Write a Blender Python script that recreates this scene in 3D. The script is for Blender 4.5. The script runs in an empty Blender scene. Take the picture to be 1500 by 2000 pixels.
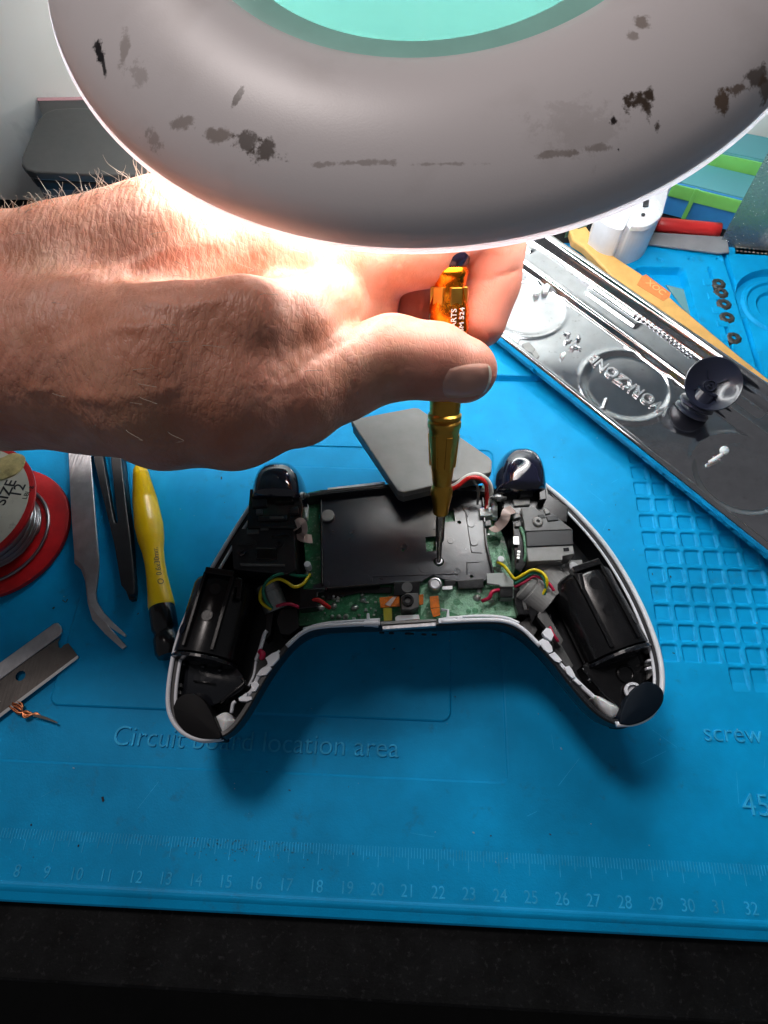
import bpy, bmesh, math, random
import numpy as np
from mathutils import Vector, Matrix, Quaternion
random.seed(4); RNG = np.random.default_rng(7)
S = bpy.context.scene
U = 0.01                                   # everything below is written in centimetres
PI = math.pi
# ------------------------------------------------------------------ camera
CAM = np.array([20.4643, 2.1881, 23.0301]); ROT = (0.4693, 0.0143, 0.0424); FPX = 1169.37
cam_d = bpy.data.cameras.new('camera'); cam = bpy.data.objects.new('camera', cam_d)
S.collection.objects.link(cam); S.camera = cam
cam.location = Vector(CAM) * U; cam.rotation_euler = ROT
cam_d.sensor_fit = 'HORIZONTAL'; cam_d.sensor_width = 36; cam_d.lens = 36 * FPX / 1500
cam_d.clip_start = 0.01; cam_d.clip_end = 50
# ------------------------------------------------------------------ room light
W = bpy.data.worlds.new('World'); S.world = W; W.use_nodes = True
bg = W.node_tree.nodes['Background']; bg.inputs[0].default_value = (0.83, 0.84, 0.90, 1); bg.inputs[1].default_value = 0.10
def area(name, loc, target, size, power, color=(1, 1, 1)):
    d = bpy.data.lights.new(name, 'AREA'); d.shape = 'SQUARE'; d.size = size * U; d.energy = power; d.color = color
    o = bpy.data.objects.new(name, d); S.collection.objects.link(o); o.location = Vector(loc) * U
    o.rotation_euler = (Vector(target) - Vector(loc)).to_track_quat('-Z', 'Y').to_euler()
    return o
area('ceiling_light', (-25, 75, 135), (15, 22, 14), 30, 9.0, (1, .90, .87))
S.view_settings.view_transform = 'Standard'; S.view_settings.look = 'None'
S.view_settings.exposure = 0; S.view_settings.gamma = 1; S.view_settings.use_curve_mapping = False
TUBE_STRENGTH = 41.0
# ------------------------------------------------------------------ helpers
_c = Matrix.Identity(3)
from mathutils import Euler
RM = np.array(Euler(ROT, 'XYZ').to_matrix())
def ray(u, v): return RM @ np.array([(u - 750) / FPX, -(v - 1000) / FPX, -1.0])
def P(u, v, z=0.0):
    d = ray(u, v); t = (z - CAM[2]) / d[2]; return CAM + t * d
def Dp(u, v, d): return CAM + d * ray(u, v)
def tag(o, label=None, cat=None, group=None, kind=None):
    if label: o['label'] = label
    if cat: o['category'] = cat
    if group: o['group'] = group
    if kind: o['kind'] = kind
    return o
ORG = {}
def thing(name, label, cat, org, group=None):
    o = bpy.data.objects.new(name, None); S.collection.objects.link(o)
    o.empty_display_size = 0.01
    o.location = Vector([float(a) * U for a in org]); ORG[o.name] = np.array(org, float)
    return tag(o, label, cat, group)
def link_mesh(name, me, mat, parent, org, smooth=False, bevel=0, sub=0, seg=2):
    me.materials.append(mat)
    o = bpy.data.objects.new(name, me); S.collection.objects.link(o)
    if parent is not None: o.parent = parent; ORG[o.name] = org
    else: o.location = Vector([float(a) * U for a in org]); ORG[o.name] = org
    if smooth:
        for p in me.polygons: p.use_smooth = True
    if bevel:
        m = o.modifiers.new('bevel', 'BEVEL'); m.width = bevel * U; m.segments = seg; m.limit_method = 'ANGLE'; m.angle_limit = math.radians(35)
        m.harden_normals = False
    if sub:
        m = o.modifiers.new('sub', 'SUBSURF'); m.levels = sub; m.render_levels = sub
    return o
def obj(name, verts, faces, mat, parent=None, **k):
    V = np.array([tuple(map(float, v)) for v in verts]) if not isinstance(verts, np.ndarray) else verts
    org = ORG[parent.name] if parent is not None else np.array([V[:, 0].mean(), V[:, 1].mean(), V[:, 2].min()])
    me = bpy.data.meshes.new(name); me.from_pydata([tuple(v) for v in ((V - org) * U).tolist()], [], [tuple(f) for f in faces])
    me.update()
    fix = k.pop('fix', True)
    if fix:
        bm = bmesh.new(); bm.from_mesh(me); bmesh.ops.recalc_face_normals(bm, faces=bm.faces); bm.to_mesh(me); bm.free()
    return link_mesh(name, me, mat, parent, org, **k)
class MB:
    """collects shapes that belong to one part"""
    def __init__(s): s.v = []; s.f = []; s.starts = []
    def add(s, v, f):
        n = len(s.v); s.starts.append((n, len(s.f))); s.v += [tuple(map(float, a)) for a in v]; s.f += [tuple(n + i for i in q) for q in f]; return s
    def each(s, name, mat, parent=None, **k):
        st = s.starts + [(len(s.v), len(s.f))]; out = []
        for (a, fa), (b, fb) in zip(st[:-1], st[1:]): out.append(obj(name, s.v[a:b], [tuple(i - a for i in q) for q in s.f[fa:fb]], mat, parent, **k))
        return out
    def prism(s, px, z, th): return s.add(*prism_vf(px, z, th))
    def tube(s, pts, r, n=8, **k): return s.add(*tube_vf(pts, r, n, **k))
    def box(s, *a, **k): return s.add(*box_vf(*a, **k))
    def lathe(s, *a, **k): return s.add(*lathe_vf(*a, **k))
    def cyl(s, u, v, z, r, h, n=20): return s.lathe([(0, 0), (r, 0), (r, h), (0, h)], P(u, v, z), n=n)
    def build(s, name, mat, parent=None, **k): return obj(name, s.v, s.f, mat, parent, **k)
def prism_pts(pts, th):
    n = len(pts); top = [np.array(p, float) for p in pts]; bot = [p - np.array([0, 0, th]) for p in top]
    f = [tuple(range(n)), tuple(range(2 * n - 1, n - 1, -1))]
    f += [(i, n + i, n + (i + 1) % n, (i + 1) % n) for i in range(n)]
    return top + bot, f
def prism_vf(px, z, th):
    """outline read at height z, given its real thickness"""
    return prism_pts([P(a[0], a[1], a[2] if len(a) > 2 else z) for a in px], th)
def frame(d, up=(0, 0, 1)):
    d = np.array(d, float); d /= np.linalg.norm(d); up = np.array(up, float)
    if abs(d @ up) > .98 * np.linalg.norm(up): up = np.array([0, 1., 0])
    x = np.cross(up, d); x /= np.linalg.norm(x); y = np.cross(d, x); return x, y, d
def smoothpath(pts, k=6):
    pts = [np.array(p, float) for p in pts]
    if len(pts) < 3: return pts
    out = []
    ext = [2 * pts[0] - pts[1]] + pts + [2 * pts[-1] - pts[-2]]
    for i in range(1, len(ext) - 2):
        a, b, c, d = ext[i - 1:i + 3]
        for j in range(k):
            t = j / k
            out.append(.5 * ((2 * b) + (c - a) * t + (2 * a - 5 * b + 4 * c - d) * t * t + (3 * b - a - 3 * c + d) * t ** 3))
    out.append(pts[-1]); return out
def tube_vf(pts, r, n=8, smooth=True, k=6, flat=1.0):
    pts = smoothpath(pts, k) if smooth else [np.array(p, float) for p in pts]
    m = len(pts); V = []; F = []
    px = None
    for i, p in enumerate(pts):
        d = pts[min(i + 1, m - 1)] - pts[max(i - 1, 0)]
        x, y, d = frame(d) if px is None else (None, None, d / np.linalg.norm(d))
        if x is None:
            x = px - d * (px @ d); x /= np.linalg.norm(x); y = np.cross(d, x)
        px = x
        rr = r(i / (m - 1)) if callable(r) else r
        for j in range(n):
            a = 2 * PI * j / n; V.append(p + rr * (math.cos(a) * x + flat * math.sin(a) * y))
    for i in range(m - 1):
        for j in range(n):
            F.append((i * n + j, i * n + (j + 1) % n, (i + 1) * n + (j + 1) % n, (i + 1) * n + j))
    F.append(tuple(range(n - 1, -1, -1))); F.append(tuple((m - 1) * n + j for j in range(n)))
    return V, F
def lathe_vf(prof, org, axis=(0, 0, 1), n=32, xdir=None, sx=1, sy=1, arc=None):
    x, y, d = frame(axis)
    if xdir is not None:
        x = np.array(xdir, float); x -= d * (x @ d); x /= np.linalg.norm(x); y = np.cross(d, x)
    org = np.array(org, float); V = []; F = []; m = len(prof)
    a0, a1 = arc if arc else (0, 2 * PI)
    cols = n if not arc else n + 1
    for (r, h) in prof:
        for j in range(cols):
            a = a0 + (a1 - a0) * j / n
            V.append(org + max(r, 1e-4) * (math.cos(a) * sx * x + math.sin(a) * sy * y) + h * d)
    for i in range(m - 1):
        for j in range(n):
            j2 = (j + 1) % cols
            F.append((i * cols + j, i * cols + j2, (i + 1) * cols + j2, (i + 1) * cols + j))
    return V, F
def box_vf(c, size, xd=(1, 0, 0), yd=None, zd=(0, 0, 1)):
    xd = np.array(xd, float); xd /= np.linalg.norm(xd); zd = np.array(zd, float); yd = np.cross(zd, xd); yd /= np.linalg.norm(yd); zd = np.cross(xd, yd)
    c = np.array(c, float); a, b, h = [s / 2 for s in size]
    V = [c + sx * a * xd + sy * b * yd + sz * h * zd for sz in (-1, 1) for sy in (-1, 1) for sx in (-1, 1)]
    return V, [(0, 2, 3, 1), (4, 5, 7, 6), (0, 1, 5, 4), (2, 6, 7, 3), (0, 4, 6, 2), (1, 3, 7, 5)]
def pad_vf(px, z, th, dome=0.2, rings=5):
    """soft pad: traced outline at height z, domed top"""
    pts = [P(a, b, z) for a, b in px]
    loop = smoothpath(pts + [pts[0]], 4)[:-1]; n = len(loop); c = np.mean(loop, 0)
    V = [p - np.array([0, 0, th]) for p in loop] + list(loop)
    F = [tuple(range(n - 1, -1, -1))]
    for k in range(1, rings):
        t = k / rings; V += [p + (c - p) * t + np.array([0, 0, dome * math.sin(t * PI / 2)]) for p in loop]
    V.append(c + np.array([0, 0, dome]))
    for k in range(rings):
        for i in range(n): F.append((k * n + i, k * n + (i + 1) % n, (k + 1) * n + (i + 1) % n, (k + 1) * n + i))
    k = rings
    for i in range(n): F.append((k * n + i, k * n + (i + 1) % n, len(V) - 1))
    return V, F
def prism_holes(pts, holes, z, th):
    from mathutils.geometry import tessellate_polygon
    L = [[Vector(P(a[0], a[1], z)) for a in pts]] + [[Vector(h) for h in hh] for hh in holes]
    tri = tessellate_polygon(L); flat = [v for l in L for v in l]; n = len(flat)
    V = [tuple(v) for v in flat] + [(v[0], v[1], v[2] - th) for v in flat]
    F = [tuple(t) for t in tri] + [tuple(n + i for i in reversed(t)) for t in tri]; k = 0
    for l in L:
        m = len(l); F += [(k + i, n + k + i, n + k + (i + 1) % m, k + (i + 1) % m) for i in range(m)]; k += m
    return V, F
def circ_pts(u, v, z, r, n=20): c = P(u, v, z); return [(c[0] + r * math.cos(2 * PI * i / n), c[1] + r * math.sin(2 * PI * i / n), z) for i in range(n)]
def text(name, s, size, org, xd, mat, parent, h=0.02, yd=None, align='CENTER', zd=(0, 0, 1), shear=0, bold=0, sx=1.0):
    cu = bpy.data.curves.new('lettering', 'FONT'); cu.body = s; cu.size = 1; cu.align_x = align; cu.align_y = 'CENTER'
    cu.extrude = 0.0; cu.offset = bold; cu.shear = shear
    t = bpy.data.objects.new('lettering', cu); S.collection.objects.link(t)
    dg = bpy.context.evaluated_depsgraph_get(); me = bpy.data.meshes.new_from_object(t.evaluated_get(dg)); bpy.data.objects.remove(t)
    xd = np.array(xd, float); xd /= np.linalg.norm(xd); zd = np.array(zd, float); yd = np.cross(zd, xd); yd /= np.linalg.norm(yd); zd = np.cross(xd, yd)
    bm = bmesh.new(); bm.from_mesh(me)
    r = bmesh.ops.extrude_face_region(bm, geom=bm.faces[:])
    for v in [g for g in r['geom'] if isinstance(g, bmesh.types.BMVert)]: v.co.z += 1
    bm.normal_update(); bm.to_mesh(me); bm.free()
    org = np.array(org, float)
    V = [org + v.co.x * size * sx * xd + v.co.y * size * yd + v.co.z * h * zd for v in me.vertices]
    F = [tuple(p.vertices) for p in me.polygons]
    bpy.data.meshes.remove(me)
    if name is None: return V, F
    return obj(name, V, F, mat, parent, fix=False)
def copy_tree(o, parent=None):
    c = o.copy(); S.collection.objects.link(c); c.parent = parent
    for ch in list(o.children): copy_tree(ch, c)
    return c
# ------------------------------------------------------------------ materials
def mat(name, col, rough=.5, metal=0, var=0, vscale=1.0, bump=0, bscale=20, coat=0, spec=.5, sss=0, trans=0, emit=0, alpha=1, scr=0, dirt=None):
    m = bpy.data.materials.new(name); m.use_nodes = True; nt = m.node_tree; b = nt.nodes['Principled BSDF']; L = nt.links.new
    b.inputs['Base Color'].default_value = (*col, 1); b.inputs['Roughness'].default_value = rough; b.inputs['Metallic'].default_value = metal
    b.inputs['Specular IOR Level'].default_value = spec; b.inputs['Coat Weight'].default_value = coat; b.inputs['Coat Roughness'].default_value = .08
    b.inputs['Transmission Weight'].default_value = trans; b.inputs['Alpha'].default_value = alpha
    if sss: b.inputs['Subsurface Weight'].default_value = sss; b.inputs['Subsurface Radius'].default_value = (1, .35, .2); b.inputs['Subsurface Scale'].default_value = .002
    if emit: b.inputs['Emission Color'].default_value = (*col, 1); b.inputs['Emission Strength'].default_value = emit
    tc = nt.nodes.new('ShaderNodeTexCoord')
    def noise(sc, det=4, ro=.6):
        n = nt.nodes.new('ShaderNodeTexNoise'); n.inputs['Scale'].default_value = sc * 100; n.inputs['Detail'].default_value = det; n.inputs['Roughness'].default_value = ro
        L(tc.outputs['Object'], n.inputs['Vector']); return n
    if var:
        n = noise(vscale); mx = nt.nodes.new('ShaderNodeMix'); mx.data_type = 'RGBA'; mr = nt.nodes.new('ShaderNodeMapRange')
        mr.inputs[1].default_value = .3; mr.inputs[2].default_value = .7; L(n.outputs['Fac'], mr.inputs[0]); L(mr.outputs[0], mx.inputs[0])
        mx.inputs[6].default_value = (*[c * (1 - var) for c in col], 1); mx.inputs[7].default_value = (*[min(1, c * (1 + var)) for c in col], 1)
        out = mx.outputs[2]
        if dirt:
            dcol, dsc, lo, hi = dirt
            n2 = noise(dsc, 6, .7); m2 = nt.nodes.new('ShaderNodeMapRange'); m2.inputs[1].default_value = lo; m2.inputs[2].default_value = hi; L(n2.outputs['Fac'], m2.inputs[0])
            x2 = nt.nodes.new('ShaderNodeMix'); x2.data_type = 'RGBA'; L(m2.outputs[0], x2.inputs[0]); L(out, x2.inputs[6]); x2.inputs[7].default_value = (*dcol, 1); out = x2.outputs[2]
        L(out, b.inputs['Base Color'])
        rr = nt.nodes.new('ShaderNodeMapRange'); rr.inputs[3].default_value = max(0, rough - .08); rr.inputs[4].default_value = min(1, rough + .1)
        n3 = noise(vscale * 3.3); L(n3.outputs['Fac'], rr.inputs[0]); L(rr.outputs[0], b.inputs['Roughness'])
    if bump or scr:
        bp = nt.nodes.new('ShaderNodeBump'); bp.inputs['Strength'].default_value = bump or scr; bp.inputs['Distance'].default_value = .0006
        if scr:
            mp = nt.nodes.new('ShaderNodeMapping'); mp.inputs['Scale'].default_value = (100 * bscale, 100 * bscale * .06, 100 * bscale); mp.inputs['Rotation'].default_value = (0, 0, .6)
            n = nt.nodes.new('ShaderNodeTexNoise'); n.inputs['Scale'].default_value = 1; n.inputs['Detail'].default_value = 5; L(tc.outputs['Object'], mp.inputs[0]); L(mp.outputs[0], n.inputs['Vector'])
        else: n = noise(bscale, 5)
        L(n.outputs['Fac'], bp.inputs['Height']); L(bp.outputs[0], b.inputs['Normal'])
    return m
BLUE = (0.0, 0.31, 0.65)
M = dict(
    mat_blue=mat('blue_silicone', BLUE, .50, var=.16, vscale=.30, bump=.12, bscale=14, spec=.16, dirt=((.02, .17, .33), 1.1, .60, .82)),
    mat_mark=mat('blue_relief', (0.03, 0.42, 0.78), .5, var=.35, vscale=1.2, spec=.2),
    mat_dark=mat('blue_grime', (0.006, 0.17, 0.33), .7, var=.6, vscale=2),
    table=mat('black_bench', (.0055, .006, .0065), .6, var=.6, vscale=.8, bump=.25, bscale=9, spec=.12, dirt=((.03, .03, .032), 5, .56, .72)),
    floor=mat('dark_floor', (.006, .005, .004), .8, var=.4, vscale=.1),
    wall=mat('pale_wall', (.84, .88, .85), .75, var=.05, vscale=.08, bump=.1, bscale=2, dirt=((.38, .42, .40), .12, .6, .85)),
    skin=None,
    black=mat('black_plastic', (.006, .006, .007), .21, var=.25, vscale=2, bump=.025, bscale=25),
    blackm=mat('matte_black_plastic', (.008, .009, .012), .42, var=.2, vscale=2, bump=.025, bscale=30),
    blackr=mat('rough_black_plastic', (.005, .005, .006), .5), blackg=mat('gloss_black_plastic', (.006, .007, .010), .2, var=.2, vscale=1, coat=.3),
    tray=mat('battery_tray_plastic', (.010, .012, .022), .30, var=.3, vscale=.5, bump=.30, bscale=.7, spec=.9),
    greyp=mat('dark_grey_plastic', (.085, .085, .085), .32, var=.2, vscale=2, bump=.1, bscale=25),
    greyl=mat('grey_plastic', (.24, .24, .235), .4, var=.15, vscale=2),
    navy=mat('navy_gloss', (.006, .007, .022), .10, coat=1),
    white=mat('white_plastic', (.72, .74, .79), .35, var=.05, vscale=1, bump=.05, bscale=20),
    white2=mat('clear_white_plastic', (.75, .78, .80), .3, var=.1, vscale=5, sss=.2),
    pcb=mat('green_board', (.015, .16, .06), .3, var=.35, vscale=6, bump=.3, bscale=18, coat=.3, dirt=((.16, .34, .22), 7, .56, .62)),
    pcbp=mat('residue_board', (.20, .42, .27), .45, var=.35, vscale=7, bump=.4, bscale=14, dirt=((.02, .16, .06), 4, .54, .62)),
    solder=mat('solder', (.62, .62, .60), .3, 1, bump=.3, bscale=12),
    steel=mat('brushed_steel', (.55, .55, .57), .36, 1, var=.15, vscale=2, scr=.15, bscale=12),
    steeld=mat('dark_steel', (.16, .145, .135), .38, .9, var=.15, vscale=1, scr=.1, bscale=12),
    blade_edge=mat('ground_edge', (.8, .8, .78), .3, 1),
    chrome=mat('chrome', (.70, .70, .72), .10, 1, var=.12, vscale=.9, bump=.04, bscale=1.0, dirt=((.30, .29, .28), 3.4, .60, .78)),
    gold=mat('gold_anodised', (.62, .34, .055), .30, 1, var=.06, vscale=2),
    orange=mat('orange_anodised', (.95, .26, .012), .25, 1, var=.08, vscale=2),
    shaft=mat('shaft_steel', (.35, .33, .30), .22, 1),
    purple=mat('purple_black_cap', (.012, .008, .02), .2, coat=.5),
    batt=mat('battery_grey', (.22, .22, .215), .55, var=.07, vscale=1.5, bump=.12, bscale=30),
    batt2=mat('battery_grey_base', (.13, .13, .13), .5, var=.07, vscale=1.5, bump=.12, bscale=30),
    red=mat('red_wire', (.55, .012, .012), .35), green=mat('green_wire', (.0, .16, .09), .35), yellow=mat('yellow_wire', (.7, .55, .0), .35),
    whitew=mat('white_wire', (.8, .78, .74), .35), pink=mat('crimson_wire', (.48, .01, .06), .35),
    spool=mat('red_spool', (.50, .008, .012), .42, var=.2, vscale=1.2, bump=.2, bscale=6),
    paper=mat('label_paper', (.62, .61, .53), .75, var=.08, vscale=1.2, bump=.15, bscale=3, dirt=((.35, .33, .27), 1.4, .62, .75)),
    tape=mat('old_tape', (.48, .40, .18), .5, var=.3, vscale=2.5, bump=.8, bscale=3),
    ink=mat('ink', (.015, .015, .02), .6),
    wire=mat('solder_wire', (.28, .28, .30), .3, 1),
    yel=mat('yellow_handle', (.95, .60, .0), .3, var=.03, vscale=2, coat=.2),
    yink=mat('handle_print', (.12, .07, .0), .5),
    wood=mat('bamboo', (.60, .34, .10), .5, var=.12, vscale=1.2, scr=.15, bscale=6),
    stamp=mat('orange_stamp', (.58, .19, .05), .6, var=.1, vscale=4),
    stampl=mat('stamp_letters', (.66, .38, .14), .6),
    copper=mat('copper', (.62, .22, .10), .35, .9, var=.4, vscale=8),
    kapton=mat('orange_tape', (.55, .13, .004), .25, coat=.6, var=.3, vscale=6),
    flex=mat('flex_cable', (.56, .43, .39), .4),
    slate=mat('slate_case', (.028, .030, .030), .36, var=.1, vscale=1, bump=.1, bscale=30),
    pinkp=mat('pink_plastic', (.45, .25, .28), .5), redp=mat('red_plastic', (.5, .02, .02), .35),
    boxblue=mat('blue_box', (.04, .24, .58), .4, var=.1, vscale=.5, sss=.1), boxgreen=mat('green_box', (.17, .52, .12), .4, var=.1, vscale=.5, sss=.1),
    boxteal=mat('teal_box', (.08, .30, .34), .4),
    spat=mat('grey_spatula', (.20, .21, .23), .5, var=.1),
    lead=mat('graphite', (.03, .028, .026), .5, var=.4, vscale=6, bump=.5, bscale=8),
    speck=mat('debris', (.22, .42, .55), .6), speckd=mat('dark_debris', (.02, .02, .03), .6),
    bezel=mat('lens_bezel', (.30, .62, .54), .45, var=.08, vscale=.5),  # teal stands in for green light reflected onto the bezel
)
def skin_mat(tone_spots):
    m = bpy.data.materials.new('skin'); m.use_nodes = True; nt = m.node_tree; b = nt.nodes['Principled BSDF']; L = nt.links.new; N = nt.nodes.new
    tc = N('ShaderNodeTexCoord'); geo = N('ShaderNodeNewGeometry')
    n = N('ShaderNodeTexNoise'); n.inputs['Scale'].default_value = 90; n.inputs['Detail'].default_value = 5; L(tc.outputs['Object'], n.inputs['Vector'])
    cr = N('ShaderNodeValToRGB'); L(n.outputs['Fac'], cr.inputs[0])
    cr.color_ramp.elements[0].position = .32; cr.color_ramp.elements[0].color = (.53, .21, .125, 1)
    cr.color_ramp.elements[1].position = .70; cr.color_ramp.elements[1].color = (.72, .36, .26, 1)
    out = cr.outputs[0]
    for sc_, lo_, hi_, c_, s_ in ((42, .52, .72, (.66, .24, .17, 1), .45), (260, .62, .75, (.36, .15, .09, 1), .35), (28, .55, .7, (.60, .40, .25, 1), .35)):
        nz_ = N('ShaderNodeTexNoise'); nz_.inputs['Scale'].default_value = sc_; nz_.inputs['Detail'].default_value = 4; L(tc.outputs['Object'], nz_.inputs['Vector'])
        mr = N('ShaderNodeMapRange'); mr.inputs[1].default_value = lo_; mr.inputs[2].default_value = hi_; mr.inputs[4].default_value = s_; L(nz_.outputs['Fac'], mr.inputs[0])
        mx = N('ShaderNodeMix'); mx.data_type = 'RGBA'; L(mr.outputs[0], mx.inputs[0]); L(out, mx.inputs[6]); mx.inputs[7].default_value = c_; out = mx.outputs[2]
    for (p, r, c, s) in tone_spots:
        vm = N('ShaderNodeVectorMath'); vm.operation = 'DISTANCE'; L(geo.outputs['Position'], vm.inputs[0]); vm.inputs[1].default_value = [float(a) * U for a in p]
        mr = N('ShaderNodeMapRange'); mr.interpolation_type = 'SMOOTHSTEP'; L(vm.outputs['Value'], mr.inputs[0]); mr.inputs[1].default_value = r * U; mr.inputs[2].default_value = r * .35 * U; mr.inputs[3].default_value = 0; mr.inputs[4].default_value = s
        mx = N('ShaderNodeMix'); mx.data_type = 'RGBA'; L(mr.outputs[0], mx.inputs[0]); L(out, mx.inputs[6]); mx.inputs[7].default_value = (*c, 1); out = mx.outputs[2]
    L(out, b.inputs['Base Color'])
    b.inputs['Roughness'].default_value = .48; b.inputs['Specular IOR Level'].default_value = .4
    b.inputs['Subsurface Weight'].default_value = .35; b.inputs['Subsurface Radius'].default_value = (1, .3, .15); b.inputs['Subsurface Scale'].default_value = .0035
    # fine wrinkles that run across the wrist, small cross-hatched cells everywhere
    mp = N('ShaderNodeMapping'); mp.inputs['Rotation'].default_value = (0, 0, math.radians(38)); mp.inputs['Scale'].default_value = (620, 250, 400); L(tc.outputs['Object'], mp.inputs[0])
    wn = N('ShaderNodeTexNoise'); wn.inputs['Scale'].default_value = 1; wn.inputs['Detail'].default_value = 2.5; wn.inputs['Roughness'].default_value = .4; wn.inputs['Distortion'].default_value = .25; L(mp.outputs[0], wn.inputs['Vector'])
    wr = N('ShaderNodeMapRange'); wr.inputs[1].default_value = .3; wr.inputs[2].default_value = .62; L(wn.outputs['Fac'], wr.inputs[0])
    vo = N('ShaderNodeTexVoronoi'); vo.feature = 'DISTANCE_TO_EDGE'; vo.inputs['Scale'].default_value = 900
    mp2 = N('ShaderNodeMapping'); mp2.inputs['Rotation'].default_value = (0, 0, math.radians(30)); mp2.inputs['Scale'].default_value = (1, .45, .7); L(tc.outputs['Object'], mp2.inputs[0]); L(mp2.outputs[0], vo.inputs['Vector'])
    vr = N('ShaderNodeMapRange'); vr.inputs[1].default_value = 0; vr.inputs[2].default_value = .12; L(vo.outputs['Distance'], vr.inputs[0])
    # wrinkles fade out toward the finger ends
    fd = N('ShaderNodeSeparateXYZ'); L(geo.outputs['Position'], fd.inputs[0])
    fr = N('ShaderNodeMapRange'); fr.inputs[1].default_value = .165; fr.inputs[2].default_value = .215; fr.inputs[3].default_value = 1; fr.inputs[4].default_value = .10; L(fd.outputs['X'], fr.inputs[0])
    b1 = N('ShaderNodeBump'); b1.inputs['Distance'].default_value = .0009; L(wr.outputs[0], b1.inputs['Height'])
    s1 = N('ShaderNodeMath'); s1.operation = 'MULTIPLY'; L(fr.outputs[0], s1.inputs[0]); s1.inputs[1].default_value = .27; L(s1.outputs[0], b1.inputs['Strength'])
    b2 = N('ShaderNodeBump'); b2.inputs['Distance'].default_value = .0003; b2.inputs['Strength'].default_value = .2; L(vr.outputs[0], b2.inputs['Height']); L(b1.outputs[0], b2.inputs['Normal']); L(b2.outputs[0], b.inputs['Normal'])
    return m
# ------------------------------------------------------------------ the setting
def slab(name, x0, x1, y0, y1, z0, z1, m, bevel=0, kind='structure'):
    V, F = box_vf(((x0 + x1) / 2, (y0 + y1) / 2, (z0 + z1) / 2), (x1 - x0, y1 - y0, z1 - z0)); o = obj(name, V, F, m, bevel=bevel); o['kind'] = kind; return o
slab('floor', -200, 240, -150, 200, -76, -75, M['floor'])
MATZ = -0.45
yl, yr = P(0, 1925, MATZ)[1], P(1500, 1988, MATZ)[1]
V, F = prism_pts([(-60, P(0, 1925, MATZ)[1] + .2, MATZ), (80, P(1500, 1988, MATZ)[1] - .3, MATZ), (80, 35.0, MATZ), (-60, 35.0, MATZ)], 3)
o = obj('tabletop', V, F, M['table'], bevel=.12); o['kind'] = 'structure'
o = slab('back_wall', -90, 120, 37.5, 40, -75, 30, M['wall']); 
# ------------------------------------------------------------------ repair mat: one relief sheet
def rr_sd(x, y, x0, x1, y0, y1, r):
    cx, cy = (x0 + x1) / 2, (y0 + y1) / 2; dx = np.abs(x - cx) - (x1 - x0) / 2 + r; dy = np.abs(y - cy) - (y1 - y0) / 2 + r
    return np.hypot(np.maximum(dx, 0), np.maximum(dy, 0)) + np.minimum(np.maximum(dx, dy), 0) - r
def step(sd, w): return np.clip(.5 - sd / w, 0, 1)
GX0, GY0, GP = 30.538 - .0, 16.501, .8
BLK_Y = P(1010, 735, .3)[1]
def mat_h(x, y):
    h = np.zeros_like(x)
    h += -.05 * step(rr_sd(x, y, -4, 24.423, 3.361, 17.136, .3), .05)
    i1, i2 = P(880, 1408, 0), P(95, 1378, 0)
    h += .07 * step(rr_sd(x, y, i2[0], i1[0], (i1[1] + i2[1]) / 2, 16, .35), .05)
    hole = np.full_like(x, 9.)
    pk = lambda x0, y1, n, m: [(x0 + GP * i, y1 - GP * j) for i in range(n) for j in range(m)]
    for (a, b) in pk(GX0, GY0, 12, 11) + pk(GX0 + 3 * GP, GY0 - 11 * GP, 9, 1) + pk(GX0, GY0 + GP, 12, 1):
        m = (x > a - .2) & (x < a + .8) & (y < b + .2) & (y > b - .8)
        hole[m] = np.minimum(hole[m], rr_sd(x[m], y[m], a, a + .62, b - .62, b, .09))
    h += -.075 * step(hole, .07)
    # raised storage block at the rear
    blk = rr_sd(x, y, -.5, 50, BLK_Y, 30.5, .3); h += .3 * step(blk, .12)
    def rec(pts, z, dep, r=.25):
        a = [P(u, v, .3) for u, v in pts]; xs = [q[0] for q in a]; ys = [q[1] for q in a]
        return dep * step(rr_sd(x, y, min(xs), max(xs), min(ys), max(ys), r), .14)
    h -= rec([(1243, 522), (1378, 690)], .3, .42)
    h -= rec([(1385, 522), (1432, 690)], .3, .50, .1)
    c = P(1530, 590, .3); d = np.hypot(x - c[0], y - c[1]); h -= .35 * step(d - 2.3, .15); h += .12 * step(np.abs(d - 1.75) - .12, .1); h -= .15 * step(d - 1.1, .12)
    g = P(1447, 600, .3)[0]; h -= .3 * step(np.abs(x - g) - .10, .08) * (y > BLK_Y)
    h += .035 * step(np.abs(y + .40) - .09, .07)
    # small moulded dimples along the rear band
    for u in (1140, 1232, 1290, 1350, 1405):
        q = P(u, 507, .3); h -= .06 * step(np.hypot(x - q[0], y - q[1]) - .16, .06)
    return h
def breaks(lo, hi, fine, coarse, dense):
    s = set(np.round(np.arange(lo, hi + 1e-6, coarse), 3).tolist())
    for a, b in dense: s |= set(np.round(np.arange(a, b, fine), 3).tolist())
    return np.array(sorted(s))
i1, i2 = P(880, 1408, 0), P(95, 1378, 0)
xs = breaks(-1.5, 46, .04, .35, [(30.3, 39), (24.2, 24.7), (i1[0] - .5, i1[0] + .2), (i2[0] - .2, i2[0] + .5), (27.8, 30.3)])
ys = breaks(-.52, 30.6, .04, .35, [(-.52, -.1), (7.2, 17.5), (3.2, 3.8), ((i1[1] + i2[1]) / 2 - .15, (i1[1] + i2[1]) / 2 + .5), (BLK_Y - .15, 30.6)])
X, Y = np.meshgrid(xs, ys); Z = mat_h(X, Y)
nx, ny = len(xs), len(ys)
Vm = np.stack([X.ravel(), Y.ravel(), Z.ravel()], 1)
ii = np.arange(ny * nx).reshape(ny, nx)
Fm = np.stack([ii[:-1, :-1].ravel(), ii[:-1, 1:].ravel(), ii[1:, 1:].ravel(), ii[1:, :-1].ravel()], 1)
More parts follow.
